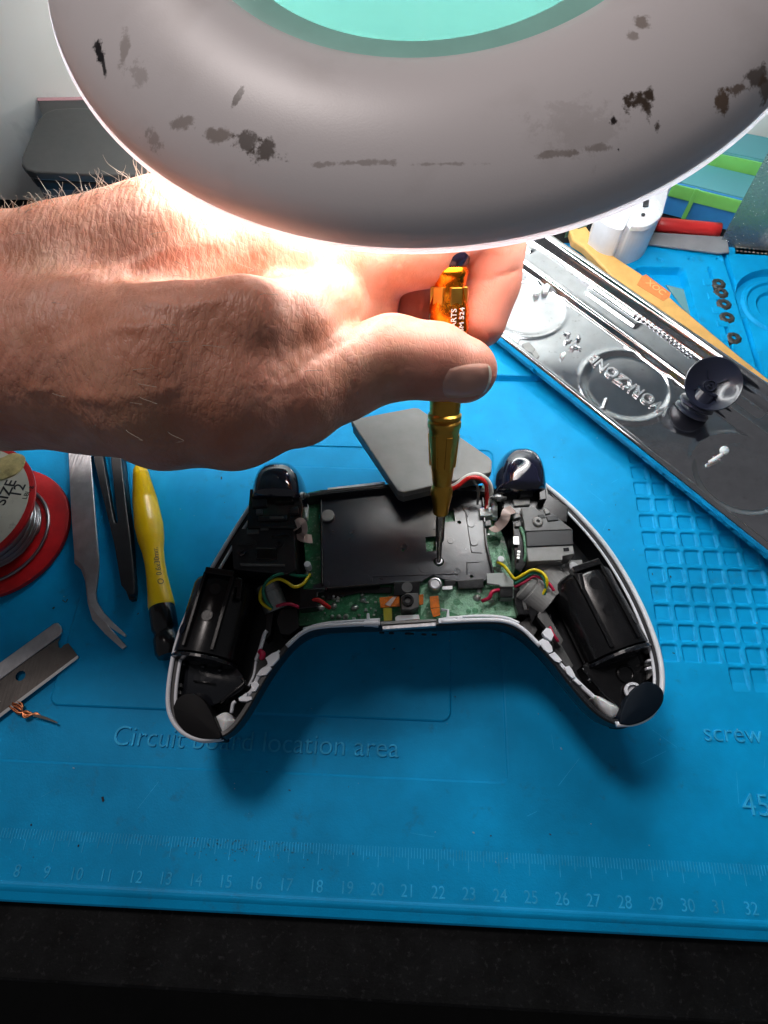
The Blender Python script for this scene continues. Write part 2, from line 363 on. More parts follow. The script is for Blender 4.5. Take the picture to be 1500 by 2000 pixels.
# skirt: chamfered near edge, straight sides
def skirt(V, F, loop, offs):
    cur = loop
    for (dx, dy, z) in offs:
        base = len(V); new = []
        for k in cur:
            p = V[k]; new.append((p[0] + dx(p) if callable(dx) else p[0] + dx, p[1] + dy, z))
        V = np.vstack([V, new]); nl = list(range(base, base + len(new)))
        F += [(cur[i], nl[i], nl[i + 1], cur[i + 1]) for i in range(len(cur) - 1)]
        cur = nl
    return V, F, cur
Fl = [tuple(f) for f in Fm.tolist()]
Vm, Fl, _ = skirt(Vm, Fl, list(ii[0, :]), [(0, -.05, -.03), (0, -.24, -.09), (0, -.06, -.15), (0, 0, -.45)])
Vm, Fl, _ = skirt(Vm, Fl, list(ii[-1, :]), [(0, .1, .2), (0, .02, -.44)])
Vm, Fl, _ = skirt(Vm, Fl, list(ii[:, 0]), [(-.1, 0, -.06), (-.02, 0, -.44)])
Vm, Fl, _ = skirt(Vm, Fl, list(ii[:, -1]), [(.1, 0, -.06), (.02, 0, -.44)])
T = thing('repair_mat', 'blue silicone work mat with moulded ruler, square pockets and raised lettering, under everything', 'mat', (22, 15, -.45))
sheet = obj('mat_sheet', Vm, Fl, M['mat_blue'], T, smooth=False, fix=True)
mk = MB()
for k in range(60, 401):
    x = k / 10
    l = .62 if k % 10 == 0 else (.46 if k % 5 == 0 else .3)
    y0 = 1.25 - l + RNG.normal() * .01
    mk.box((x, (1.25 + y0) / 2, .004), (.022, 1.25 - y0, .012))
mk.build('ruler_ticks', M['mat_mark'], T)['kind'] = 'stuff'
for n in range(6, 41):
    text('ruler_number', str(n), .52, (n, 0.0, .0), (1, 0, 0), M['mat_mark'], T, h=.018, bold=-.004, sx=.9)
for i, (s, u, v, sz) in enumerate([('Circuit board location area', 498, 1450, .98), ('screw placement area', 1585, 1440, .9), ('450mm x 300mm', 1650, 1582, 1.0)]):
    text('raised_lettering', s, sz, P(u, v, 0) - np.array([0, 0, .045 if i == 0 else 0]), (1, 0, 0), M['mat_mark'], T, h=.05, sx=.97, bold=-.01)
sc_ = MB()
for i in range(70):
    x, y = RNG.uniform(6, 36), RNG.uniform(0, 18); a = RNG.uniform(0, PI); L_ = RNG.uniform(.2, 1.3)
    if mat_h(np.array([x]), np.array([y]))[0] != 0 or y < 1.3: continue
    sc_.box((x, y, .001), (L_, .010, .006), xd=(math.cos(a), math.sin(a), 0))
sc_.build('scratches', M['mat_mark'], T)['kind'] = 'stuff'
gr = MB()
for i in range(150):
    x = RNG.normal(15.5, 1.8) if i < 150 else RNG.uniform(8, 34); y = 1.1 - abs(RNG.normal()) * .25 + (.15 if i % 3 else 0)
    gr.box((x, y, .003), (RNG.uniform(.015, .07), RNG.uniform(.015, .05), .012), xd=(1, RNG.normal() * .4, 0))
gr.build('grime', M['mat_dark'], T)['kind'] = 'stuff'
print('mat verts', len(Vm))
#@@PART2
# ------------------------------------------------------------------ opened game controller, face down
ZR = 3.3
C = thing('game_controller', 'opened game controller lying face down, back removed, circuit board and black motor housings showing', 'game controller', P(800, 1200, 0))
OUT = [(498, 975), (468, 1020), (437, 1070), (405, 1125), (372, 1185), (348, 1245), (334, 1305), (328, 1365), (335, 1402), (357, 1430), (392, 1444), (432, 1440), (458, 1422), (485, 1385), (520, 1325), (556, 1274), (592, 1240), (640, 1226), (740, 1222), (850, 1221), (935, 1217), (985, 1220), (1025, 1240), (1070, 1283), (1115, 1340), (1160, 1390), (1200, 1414), (1238, 1413), (1272, 1395), (1290, 1360), (1293, 1315), (1283, 1262), (1258, 1195), (1222, 1125), (1180, 1062), (1135, 1010), (1095, 972), (1068, 950), (1010, 948), (965, 952), (860, 946), (750, 944), (605, 960), (560, 970)]
loop = smoothpath([P(a, b, ZR) for a, b in OUT + OUT[:1]], 4)[:-1]; nl = len(loop)
A = np.array(loop)
def inset(A, d):
    t = np.roll(A, -3, 0) - np.roll(A, 3, 0); t /= np.linalg.norm(t, axis=1)[:, None]
    n = np.stack([-t[:, 1], t[:, 0], 0 * t[:, 0]], 1)
    ar = np.sum(A[:, 0] * np.roll(A[:, 1], -1) - np.roll(A[:, 0], -1) * A[:, 1])
    return A + n * d * (1 if ar > 0 else -1)
def ring(d, z): q = inset(A, d); q[:, 2] = z; return q
rings = [ring(.22, 2.0), ring(.20, 2.9), ring(.17, ZR - .06), ring(.05, ZR - .04), ring(0, ZR - .1), ring(-.02, 2.7), ring(.12, 2.1), ring(.38, 1.55), ring(.8, 1.2)]
V = np.vstack(rings); F = []
for k in range(len(rings) - 1): F += [(k * nl + i, k * nl + (i + 1) % nl, (k + 1) * nl + (i + 1) % nl, (k + 1) * nl + i) for i in range(nl)]
F.append(tuple(range(nl))); F.append(tuple((len(rings) - 1) * nl + i for i in range(nl - 1, -1, -1)))
obj('front_shell', V, F, M['blackm'], C, smooth=False, fix=False)
for u, v in ((700, 1110), (935, 1105)):
    MB().lathe([(0, 0), (.75, 0), (.88, .12), (.85, .3), (.4, .5), (.4, 1.35), (0, 1.35)], P(u, v, 1.2) * [1, 1, 0], n=28).build('thumbstick', M['blackm'], C, smooth=True)
def strip(pts, r, z=ZR, **k): return tube_vf([P(a, b, z) for a, b in pts], r, 8, **k)
wl = MB(); LO = OUT[0:12]; RO = OUT[27:38]
wl.add(*strip([(502, 968)] + LO[1:12], .075)); wl.add(*tube_vf(smoothpath([tuple(p - np.array([0, 0, .28])) for p in [P(a, b, ZR) for a, b in LO]], 2), .08, 8))
wl.each('white_rim', M['white'], C, smooth=True)
wl = MB(); wl.add(*strip([(a + 15, b + 2) for a, b in [(503, 972)] + LO[1:9]], .06, ZR - .05)); wl.each('white_rim', M['white'], C, smooth=True)
wl = MB(); wl.add(*strip([(1203, 1415), (1240, 1412)] + [(a, b) for a, b in RO[1:]] + [(1060, 942)], .085)); wl.each('white_rim', M['white'], C, smooth=True)
wl = MB(); wl.add(*strip([(a - 15, b + 3) for a, b in RO[2:]], .05, ZR - .03)); wl.each('white_rim', M['white'], C, smooth=True)
cr = MB(); cr.add(*strip([(560, 1262), (590, 1236), (625, 1224), (700, 1219), (742, 1217)], .075)); cr.add(*strip([(862, 1214), (935, 1211), (985, 1213), (1020, 1228), (1055, 1262)], .075))
cr.add(*strip([(592, 1229), (640, 1217), (742, 1210)], .05, ZR - .05)); cr.add(*strip([(875, 1207), (935, 1203), (985, 1206), (1014, 1217)], .05, ZR - .05))
cr.each('white_rim', M['white'], C, smooth=True)
# white inner frame clips
def clips(name, polys, m, z, th=.25, bevel=.012, par=C):
    for q in polys: MB().prism(q, z, th).build(name, m, par, bevel=bevel)
clips('locking_clip', [
    [(518, 1285), (531, 1276), (541, 1272), (546, 1278), (545, 1286), (533, 1300), (524, 1303), (522, 1292)],
    [(512, 1306), (524, 1300), (531, 1305), (520, 1318), (507, 1320), (500, 1318)],
    [(490, 1333), (502, 1330), (506, 1338), (499, 1350), (490, 1351), (491, 1343)],
    [(466, 1366), (476, 1356), (484, 1352), (481, 1360), (491, 1360), (492, 1366), (482, 1370), (467, 1369)],
    [(1051, 1253), (1060, 1247), (1071, 1252), (1078, 1262), (1080, 1272), (1072, 1276), (1062, 1268)],
    [(1072, 1279), (1083, 1273), (1090, 1280), (1098, 1290), (1092, 1294), (1084, 1291)],
    [(1102, 1303), (1112, 1300), (1118, 1308), (1124, 1320), (1118, 1325), (1108, 1316)],
    [(1118, 1327), (1128, 1328), (1138, 1337), (1131, 1338)],
    [(710, 1213), (716, 1211), (716, 1198), (721, 1197), (723, 1210), (738, 1211), (739, 1222), (710, 1222)],
    [(856, 1208), (872, 1205), (874, 1191), (862, 1190), (862, 1188), (877, 1190), (878, 1205), (891, 1208), (891, 1214), (857, 1217)]], M['white'], ZR + .02)
clips('locking_clip', [[(701, 1215), (709, 1215), (709, 1222), (701, 1221)], [(893, 1204), (903, 1203), (903, 1210), (894, 1211)], [(1264, 1288), (1274, 1286), (1275, 1291), (1264, 1292)], [(1263, 1303), (1272, 1301), (1274, 1306), (1264, 1308)], [(1059, 1235), (1067, 1226), (1076, 1228), (1082, 1240), (1077, 1252), (1064, 1243)]], M['white'], ZR, .2)
for q in ([(547, 1272), (532, 1288), (524, 1302), (510, 1312), (500, 1332), (490, 1352), (468, 1367)], [(1056, 1262), (1068, 1277), (1084, 1284), (1098, 1302), (1114, 1316), (1130, 1334), (1160, 1362)]):
    obj('inner_frame', *strip([(a, b) for a, b in q], .075, ZR - .12), M['white'], C)
# pale wedge shaped foam/plastic in the grip ends
for q in ([(421, 1400), (436, 1392), (447, 1393), (456, 1404), (460, 1410), (438, 1438), (430, 1430)], [(1162, 1358), (1175, 1362), (1190, 1370), (1213, 1383), (1214, 1392), (1197, 1402), (1185, 1394), (1172, 1378)]):
    V, F = pad_vf(q, ZR - .35, .8, .18); obj('inner_frame', V, F, M['white2'], C, smooth=True)
ed = MB()
ed.add(*tube_vf([P(500, 1290, 2.9), P(508, 1268, 3.0), P(516, 1240, 3.0), P(521, 1232, 3.0)], .07, 6)); ed.add(*tube_vf([P(452, 1392, 3.1), P(455, 1375, 3.2), P(460, 1370, 3.2)], .06, 6)); ed.add(*tube_vf([P(500, 1292, 2.9), P(496, 1318, 2.9), P(486, 1340, 2.9)], .05, 6))
ed.each('inner_frame_edge', M['white'], C, smooth=True)
# circuit board
B = MB().prism([(602, 962), (627, 957), (950, 948), (972, 960), (966, 1010), (984, 1050), (998, 1100), (1008, 1140), (1009, 1206), (862, 1210), (742, 1213), (700, 1213), (584, 1222), (584, 1180), (598, 1130), (594, 1050)], 2.62, .16).build('circuit_board', M['pcb'], C)
fl = MB(); fl.prism([(822, 1150), (850, 1138), (862, 1150), (905, 1153), (1004, 1150), (1007, 1203), (905, 1205), (868, 1190), (868, 1172), (838, 1172), (822, 1204)], 2.635, .012); fl.prism([(938, 1062), (972, 1055), (984, 1080), (1000, 1128), (960, 1128), (942, 1090)], 2.635, .012); fl.prism([(930, 1000), (950, 1040), (968, 1048), (960, 1010)], 2.635, .012)
fl.each('flux_residue', M['pcbp'], B)
so = MB()
for u, v, r in [(626, 1187, .13), (652, 1183, .12), (693, 1187, .12), (709, 1172, .10), (708, 1162, .08), (649, 1205, .09), (662, 1205, .09), (676, 1204, .09), (652, 1166, .13), (660, 1168, .1), (600, 1120, .10), (608, 1123, .08), (932, 1168, .13), (937, 1154, .1), (959, 1174, .09), (955, 1097, .08), (973, 1113, .1), (980, 1118, .08), (966, 1110, .07)]:
    so.lathe([(r, 0), (r * .95, .03), (r * .55, .08), (0, .11)], P(u, v, 2.63), n=12, sx=RNG.uniform(.8, 1.3))
so.each('solder_joint', M['solder'], B, smooth=True)
so = MB()
for u, v, r in [(892, 1176, .13), (915, 1194, .09), (928, 1193, .11), (941, 1193, .07), (733, 1164, .08)]: so.cyl(u, v, 2.625, r, .02, 14)
so.each('board_hole', M['blackm'] if False else M['pcb'], B)
cp = MB()
for i in range(46):
    u, v = (RNG.uniform(600, 735), RNG.uniform(1160, 1208)) if i % 2 else (RNG.uniform(935, 962), RNG.uniform(962, 1045))
    cp.box(P(u, v, 2.66), (RNG.choice([.08, .12, .05]), .05, .06))
cp.each('chip_component', M['solder'], B)
clips('connector_block', [[(936, 992), (959, 990), (962, 1006), (938, 1008)]], M['white2'], 3.05, .4)
clips('connector_block', [[(772, 1205), (777, 1202), (818, 1200), (820, 1209), (772, 1213)]], M['white2'], 3.0, .3)
clips('connector_block', [[(947, 1017), (958, 1015), (960, 1026), (948, 1027)]], M['greyp'], 3.1, .3)
pins = MB()
for k in range(6): pins.box(P(931, 992 + k * 4.2, 2.75), (.09, .03, .05))
pins.each('connector_pin', M['solder'], C)
# battery tray
V, F = prism_holes([(627, 958), (750, 948), (942, 950), (952, 1060), (966, 1128), (938, 1136), (905, 1137), (866, 1131), (845, 1124), (828, 1132), (824, 1137), (770, 1139), (740, 1141), (640, 1146), (636, 1152), (610, 1154), (612, 1142), (628, 1138)],
    [[tuple(P(a, b, 2.84)) for a, b in q] for q in ([(866, 997), (886, 996), (889, 1018), (868, 1020)], [(831, 1049), (850, 1047), (852, 1076), (833, 1077)])] + [circ_pts(u, v, 2.84, r) for u, v, r in [(787, 1074, .07), (897, 1020, .07), (857, 1097, .19), (862, 1045, .10), (921, 1126, .06)]], 2.84, .12)
t = obj('battery_tray', V, F, M['tray'], C, bevel=.02)
tw = MB()
tw.prism([(627, 957), (750, 945), (942, 948), (942, 952), (750, 952), (627, 964)], 3.25, .42); tw.prism([(624, 957), (628, 957), (631, 1140), (627, 1142)], 3.05, .25)
tw.prism([(940, 955), (944, 955), (952, 1060), (967, 1124), (963, 1126), (948, 1062)], 2.98, .2)
tw.prism([(636, 1147), (742, 1139), (742, 1143), (640, 1151)], 2.95, .3); tw.prism([(768, 1136), (822, 1134), (822, 1138), (768, 1140)], 3.0, .3)
tw.each('tray_wall', M['black'], t, bevel=.02)
rb = MB()
for u, v, r, h in [(640, 1010, .27, .16), (926, 1060, .14, .04), (920, 1023, .15, .03), (880, 1056, .13, .02), (830, 1107, .24, .012), (720, 970, .2, .012), (634, 968, .12, .02), (637, 1140, .12, .03), (713, 1131, .2, .008)]: rb.cyl(u, v, 2.84, r, h, 24)
rb.each('moulded_boss', M['tray'], t, bevel=.01)
rb = MB(); rb.lathe([(0, 0), (.24, 0), (.24, .17), (0, .17)], P(641, 1010, 2.84), n=24); rb.build('grey_boss', M['greyl'], t, bevel=.02)
rl = MB()
for a in ([(909, 1000), (918, 1058), (921, 1079), (941, 1080)], [(912, 1122), (912, 1099), (935, 1098)], [(727, 1136), (727, 1126), (895, 1121), (895, 1127)], [(858, 1034), (846, 1034)], [(900, 985), (914, 1010), (918, 990)]):
    rl.add(*tube_vf([P(u, v, 2.845) for u, v in a], .018, 5, smooth=False))
rl.each('moulded_rib', M['tray'], t)
scr = MB().lathe([(0, .0), (.15, 0), (.15, .08), (.12, .12), (0, .12)], P(857, 1098, 2.68), n=20).build('screw', M['steel'], C, bevel=.01)
# lower bracket, headphone socket, capacitor, orange tape
MB().prism([(769, 1139), (819, 1136), (820, 1160), (769, 1163)], 3.0, .3).each('bracket', M['black'], C, bevel=.02)
MB().cyl(795, 1147, 3.0, .19, .015, 24).build('bracket_mark', M['greyp'], C)
hs = MB().prism([(783, 1165), (795, 1158), (817, 1158), (818, 1186), (804, 1191), (784, 1191)], 3.25, .6).build('headphone_socket', M['greyp'], C, bevel=.03)
MB().lathe([(.10, -.3), (.10, .05), (.13, .09), (.2, .09), (.22, .03), (.22, 0)], P(796, 1173, 3.26), n=28).build('socket_ring', M['black'], hs, smooth=False)
for q in ([(741, 1167), (780, 1163), (781, 1184), (743, 1187)], [(818, 1162), (827, 1160), (827, 1180), (819, 1182)], [(839, 1165), (856, 1163), (859, 1186), (841, 1188)], [(841, 1189), (859, 1187), (860, 1202), (846, 1205)]):
    MB().prism(q, 2.92, .05).build('orange_flex', M['kapton'], C, bevel=.01)
V, F = prism_vf([(752, 1180), (768, 1165), (775, 1164), (762, 1184)], 2.94, .02); obj('foil_strip', V, F, M['flex'], C)
MB().lathe([(.16, 0), (.24, 0), (.25, .3), (.22, .36), (.16, .38), (.15, .34), (0, .34)], P(849, 1146, 2.64), n=28).build('capacitor', M['steel'], C, smooth=False, bevel=.01)
MB().prism([(864, 1145), (884, 1144), (884, 1151), (864, 1152)], 3.0, .15).build('metal_tab', M['steel'], C, bevel=.01)
MB().prism([(868, 1133), (890, 1132), (890, 1143), (868, 1144)], 2.9, .2).prism([(893, 1134), (945, 1130), (945, 1148), (895, 1150)], 2.85, .2).prism([(628, 1152), (700, 1148), (765, 1146), (765, 1158), (700, 1158), (636, 1172)], 2.72, .1).each('lower_frame', M['black'], C, bevel=.02)
yl_ = MB().prism([(748, 1188), (765, 1187), (766, 1212), (750, 1213)], 2.9, .06).build('yellow_film', mat('yellow_film', (.30, .27, .01), .3, coat=.4), C)
# front bar and speaker slot on the outer wall
MB().prism([(746, 1222), (852, 1215), (852, 1223), (747, 1230)], ZR + .02, .2).build('metal_bar', M['steel'], C, bevel=.02)
MB().prism([(743, 1216), (745, 1214), (852, 1209), (853, 1213), (744, 1220)], ZR + .06, .3).build('bar_edge', M['greyl'], C, bevel=.01)
for (a, c, r) in [(-.95, -.95, .09), (-.62, -.62, .09), (0, 0, .16), (.5, .5, .09), (.85, .85, .09)]:
    q = P(800, 1232, 2.9); 
    MB().lathe([(0, 0), (r, 0), (r, .05), (0, .05)], (q[0] + a, q[1] - .05, 2.78), axis=(0, -1, 0), n=14, sy=.6).build('speaker_hole', M['blackm'], C)
# white pins on the board, left and right
for u, v in ((603, 1098), (975, 1088)):
    MB().lathe([(0, 0), (.13, 0), (.12, .42), (0, .42)], P(u, v + 12, 2.62), n=20).build('locating_pin', M['white'], C, bevel=.02)
MB().cyl(1119, 1108, 2.95, .17, .1, 20).build('motor_screw', M['steel'], C, bevel=.02)
MB().prism([(1092, 1125), (1110, 1095), (1137, 1093), (1139, 1112), (1117, 1126)], 2.95, .12).build('motor_bracket', M['greyl'], C, bevel=.02)
# triggers: glossy hoods over a dark mechanism
def hood(u0, u1, vb, vt, zb, name, m, th=2.0):
    a, b = P(u0, vb, zb), P(u1, vb, zb); mid = (a + b) / 2; w = np.linalg.norm(b - a) / 2; top = P((u0 + u1) / 2 + 2, vt, zb + .2)
    L = np.linalg.norm((top - mid)[:2]) * 1.0; fw = (top - mid); fw[2] = 0; fw /= np.linalg.norm(fw); sd = (b - a) / (2 * w)
    V = []; F = []; n = 22; m_ = 20
    for i in range(n + 1):
        t = i / n; s = math.sin(t * PI / 2); ww = w * (1.0 - .0 * t) * (max(0, 1 - (s ** 2.6)) ** .46); 
        for j in range(m_ + 1):
            a_ = PI * j / m_; cx = -math.cos(a_); cz = math.sin(a_)
            cx = math.copysign(abs(cx) ** .75, cx); cz = cz ** .72
            V.append(mid + fw * L * s + sd * cx * max(ww, .01) + np.array([0, 0, -1.3 + (1.3 + .30) * cz * (max(0, 1 - s ** 3) ** .5) * (1 + .12 * math.sin(t * PI))]))
    for i in range(n):
        for j in range(m_): q = i * (m_ + 1) + j; F.append((q, q + 1, q + m_ + 2, q + m_ + 1))
    F.append(tuple(range(m_ + 1)))
    return obj(name, V, F, m, C, smooth=True)
hood(482, 594, 966, 880, 4.0, 'trigger', M['navy']); hood(966, 1076, 952, 850, 4.0, 'trigger', M['navy'])
def mech(polys, mats, zs, ths, name='trigger_mechanism'):
    for q, m_, z, th in zip(polys, mats, zs, ths): MB().prism(q, z, th).build(name, M[m_], C, bevel=.03)
mech([[(488, 955), (586, 953), (592, 990), (588, 1032), (482, 1030)], [(504, 1008), (560, 1006), (560, 1014), (504, 1016)], [(526, 1008), (553, 1007), (553, 1012), (527, 1013)]], ['black', 'blackm', 'greyp'], [3.75, 3.85, 3.9], [1.5, .3, .1])
mech([[(972, 940), (1066, 940), (1072, 965), (1110, 990), (1108, 1020), (985, 1000), (978, 972)], [(1002, 975), (1035, 973), (1036, 986), (1004, 988)], [(1014, 946), (1040, 944), (1041, 968), (1016, 970)], [(1052, 950), (1065, 948), (1068, 975), (1054, 977)]], ['black', 'greyl', 'blackm', 'black'], [3.45, 3.55, 3.75, 3.85], [1.2, .12, .4, .4])
# rocker pivots, springs
for u, v in ((588, 968), (973, 972)):
    MB().lathe([(0, -.15), (.12, -.15), (.12, .15), (0, .15)], P(u, v, 3.7), axis=(1, 0, 0), n=14).lathe([(0, -.3), (.06, -.3), (.06, .3), (0, .3)], P(u, v, 3.7), axis=(1, 0, 0), n=12).build('pivot_pin', M['greyp'], C, bevel=.01)
    MB().add(*tube_vf([P(u, v, 3.7) + np.array([.14 * (i / 40) - .05, .13 * math.cos(i * .9), .13 * math.sin(i * .9)]) for i in range(40)], .015, 5, k=2)).build('spring', M['steel'], C, smooth=True)
for q, m_, z in (([(492, 975), (520, 973), (521, 988), (493, 990)], 'blackm', 3.85), ([(536, 972), (572, 970), (573, 980), (537, 982)], 'black', 3.88), ([(500, 994), (512, 993), (512, 1003), (500, 1004)], 'greyp', 3.86), ([(565, 990), (582, 989), (583, 1002), (566, 1003)], 'blackm', 3.9)):
    MB().prism(q, z, .25).build('trigger_mechanism', M[m_], C, bevel=.02)
for q, m_ in (([(462, 1064), (470, 1046), (486, 1046), (500, 1058), (500, 1064)], 'blackm'), ([(530, 1046), (566, 1044), (567, 1049), (531, 1051)], 'black'), ([(468, 1100), (556, 1102), (556, 1106), (470, 1105)], 'greyp'), ([(500, 1070), (540, 1070), (540, 1092), (500, 1092)], 'black')):
    MB().prism(q, 3.64, .1).build('module_detail', M[m_], C, bevel=.015)
for u, v in ((545, 1062), (474, 1080)): MB().lathe([(.06, -.05), (.06, .05), (.12, .05), (.13, -.05)], P(u, v, 3.62), n=18).build('module_eyelet', M['blackm'], C)
# stick modules
mech([[(470, 1032), (575, 1030), (578, 1112), (560, 1122), (456, 1112), (452, 1058)], [(482, 1034), (506, 1033), (506, 1042), (482, 1043)], [(508, 1028), (524, 1027), (524, 1034), (508, 1035)]], ['blackm', 'greyp', 'greyp'], [3.6, 3.66, 3.7], [1.3, .06, .1], 'stick_module')
mech([[(1018, 992), (1044, 990), (1056, 1000), (1074, 1000), (1086, 1008), (1116, 1032), (1119, 1034), (1026, 1038)],
      [(1027, 1038), (1119, 1034), (1120, 1064), (1029, 1068)],
      [(1028, 1068), (1119, 1064), (1122, 1082), (1099, 1086), (1099, 1094), (1032, 1097)],
      [(1000, 1000), (1016, 998), (1030, 1098), (1018, 1118), (1006, 1110)],
      [(1001, 1003), (1014, 1000), (1017, 1010), (1003, 1013)], [(1005, 1020), (1018, 1018), (1019, 1028), (1006, 1029)],
      [(1050, 1005), (1062, 1003), (1066, 1012), (1052, 1013)], [(1066, 1008), (1088, 1006), (1092, 1016), (1070, 1018)], [(1062, 993), (1068, 992), (1076, 1002), (1066, 1004)]],
     ['greyp', 'blackm', 'greyl', 'black', 'greyl', 'greyp', 'blackm', 'blackm', 'greyl'], [3.62, 3.60, 3.55, 3.3, 3.45, 3.4, 3.64, 3.66, 3.7], [.5, .9, .9, 1.0, .2, .2, .1, .1, .15], 'stick_module')
rg = MB(); c0 = P(1050, 1020, 3.62); rg.lathe([(.07, 0), (.07, .1), (.13, .1), (.17, .06), (.19, 0)], c0, n=24, sx=1, sy=1.05); rg.build('module_eyelet', M['greyl'], C, smooth=False)
MB().prism([(1100, 1070), (1111, 1069), (1112, 1076), (1101, 1077)], 3.565, .05).build('module_slot', M['blackg'], C)
gb = MB(); gb.add(*tube_vf([P(1017, 1030, 3.35), P(1024, 1050, 3.4), P(1027, 1080, 3.4), P(1022, 1100, 3.2), P(1014, 1112, 3.0)], .06, 8)); gb.each('board_edge', M['pcbp'], C, smooth=True)
gb = MB(); gb.add(*tube_vf([P(556, 1050, 3.3), P(557, 1080, 3.35), P(562, 1115, 3.2)], .025, 6)); gb.each('board_edge', M['pcbp'], C, smooth=True)
pn = MB()
for k in range(3): pn.box(P(563 + k * 2.5, 1100 + k * 5, 3.35), (.16, .05, .04)); pn.box(P(1013 - k * .5, 1078 + k * 6, 3.42), (.1, .07, .08))
pn.box(P(1008, 1056, 3.4), (.2, .3, .06)); pn.each('contact_pin', M['solder'], C)
# rumble motor housings
def housing(a, b, r, side):
    a = P(*a); b = P(*b); ax = (b - a); L = np.linalg.norm(ax); ax /= L; sdv = np.cross(ax, [0, 0, 1.]); sdv /= np.linalg.norm(sdv); upv = np.cross(sdv, ax)
    H = MB().lathe([(0, 0), (r * .82, 0), (r * .96, .12), (r, .28), (r, L - .05), (r * .93, L), (0, L)], a, axis=ax, n=48).build('motor_housing', M['black'], C, smooth=True)
    H.data.polygons.foreach_set('use_smooth', [True] * len(H.data.polygons))
    m_ = H.modifiers.new('edge', 'EDGE_SPLIT'); m_.split_angle = math.radians(40)
    f = MB(); top = r + .03
    for s_, w in ((-.42 * side, .13), (.45 * side, .11)):
        off = s_ * r; hz = math.sqrt(max(.05, r * r - off * off)) + .05
        f.box(a + ax * (L * .48) + sdv * off + upv * (hz - .1), (L * .93, w, .34), xd=ax, zd=upv)
    f.box(a + ax * .0 + upv * (r * .85), (.22, r * .9, .5), xd=ax, zd=upv)
    f.each('housing_rail', M['black'], H, bevel=.02)
    e = MB(); e.lathe([(0, 0), (r * 1.02, 0), (r * 1.04, .12), (r * .7, .2), (0, .22)], a + ax * (L + .02), axis=ax, n=40); e.build('end_cap', M['blackg'], H, smooth=False, bevel=.02)
    d = MB()
    for t_, s_ in ((.22, 0), (.55, .0), (.72, .72 * side)):
        off = s_ * r; hz = math.sqrt(r * r - off * off); n_ = (sdv * off + upv * hz) / r
        d.lathe([(.20, -.02), (.20, .015), (.18, .012), (.0, .012)], a + ax * (L * t_) + n_ * r, axis=n_, n=20)
    d.each('moulding_mark', M['black'], H)
    return a, b, ax, sdv, upv
housing((445, 1140, 2.75), (402, 1290, 2.75), 1.12, 1)
housing((1128, 1128, 2.75), (1205, 1280, 2.75), 1.12, -1)
MB().prism([(418, 1130), (470, 1128), (474, 1146), (420, 1148)], 3.75, .3).prism([(466, 1128), (474, 1130), (470, 1170), (460, 1168)], 3.8, .3).each('housing_bracket', M['black'], C, bevel=.03)
MB().prism([(1120, 1116), (1165, 1108), (1184, 1118), (1170, 1128), (1130, 1132)], 3.65, .3).prism([(1128, 1120), (1138, 1118), (1144, 1150), (1136, 1152)], 3.9, .4).each('housing_bracket', M['black'], C, bevel=.03)
# frames below the housings
V, F = pad_vf([(345, 1285), (380, 1270), (440, 1285), (478, 1330), (462, 1355), (400, 1380), (345, 1362)], 2.9, .8, .15); obj('grip_frame', V, F, M['blackg'], C, smooth=False)
V, F = pad_vf([(1138, 1300), (1165, 1285), (1240, 1270), (1266, 1300), (1262, 1335), (1225, 1385), (1205, 1390), (1160, 1335)], 2.9, .8, .1); obj('grip_frame', V, F, M['black'], C, smooth=False)
dt = MB(); 
for (u, v) in ((360, 1298), (430, 1310), (398, 1303), (1190, 1255 + 6), (1208, 1254 + 8), (1150, 1330)): dt.lathe([(.07, 0), (.07, .12), (.03, .15), (0, .15)], P(u, v, 3.02), n=10)
dt.each('frame_stud', M['blackg'], C, smooth=True)
rbm = MB(); rbm.add(*tube_vf([P(472, 1325, 3.15), P(476, 1335, 3.15), P(455, 1352, 3.15), P(430, 1372, 3.1)], .05, 6)); rbm.add(*tube_vf([P(1137, 1305, 3.1), P(1160, 1332, 3.1), P(1185, 1358, 3.1), P(1217, 1385, 3.1)], .05, 6)); rbm.add(*tube_vf([P(378, 1330, 3.1), P(420, 1336, 3.1)], .03, 6)); rbm.each('frame_rib', M['black'], C, smooth=True)
MB().lathe([(.0, 0), (.29, 0), (.29, .1), (.2, .12), (.2, .02), (0, .02)], P(1236, 1351, 3.05), n=26).build('screw_boss', M['white'], C, bevel=.01)
MB().lathe([(.0, 0), (.30, 0), (.31, .08), (.24, .1), (.22, .02), (0, .02)], P(1222, 1316, 3.0), n=26).build('frame_boss', M['black'], C, bevel=.01)
clips('frame_tab', [[(1255, 1262), (1262, 1255), (1272, 1270), (1268, 1275)], [(1262, 1290), (1272, 1290), (1272, 1300), (1262, 1300)], [(1266, 1310), (1276, 1306), (1274, 1318), (1267, 1326)], [(343, 1335), (354, 1334), (354, 1341), (344, 1342)], [(344, 1349), (353, 1349), (353, 1356), (344, 1355)]], M['greyl'], 3.1, .3)
# rounded grip end covers
def cover(q, m_, z, dome, th=1.1):
    V, F = pad_vf(q, z, th, dome, 8); return obj('grip_end', V, F, m_, C, smooth=False, bevel=.04)
cover([(338, 1382), (345, 1366), (360, 1355), (378, 1354), (395, 1364), (410, 1386), (422, 1412), (432, 1440), (414, 1443), (385, 1440), (358, 1426), (343, 1405)], mat('black_grip_end', (.003, .003, .004), .6, spec=.15), ZR + .12, .06)
cover([(1210, 1414), (1213, 1392), (1226, 1362), (1245, 1340), (1264, 1331), (1284, 1337), (1296, 1352), (1295, 1372), (1280, 1393), (1258, 1408), (1232, 1416)], mat('navy_grip_end', (.002, .006, .012), .55, spec=.1), ZR + .12, .06)
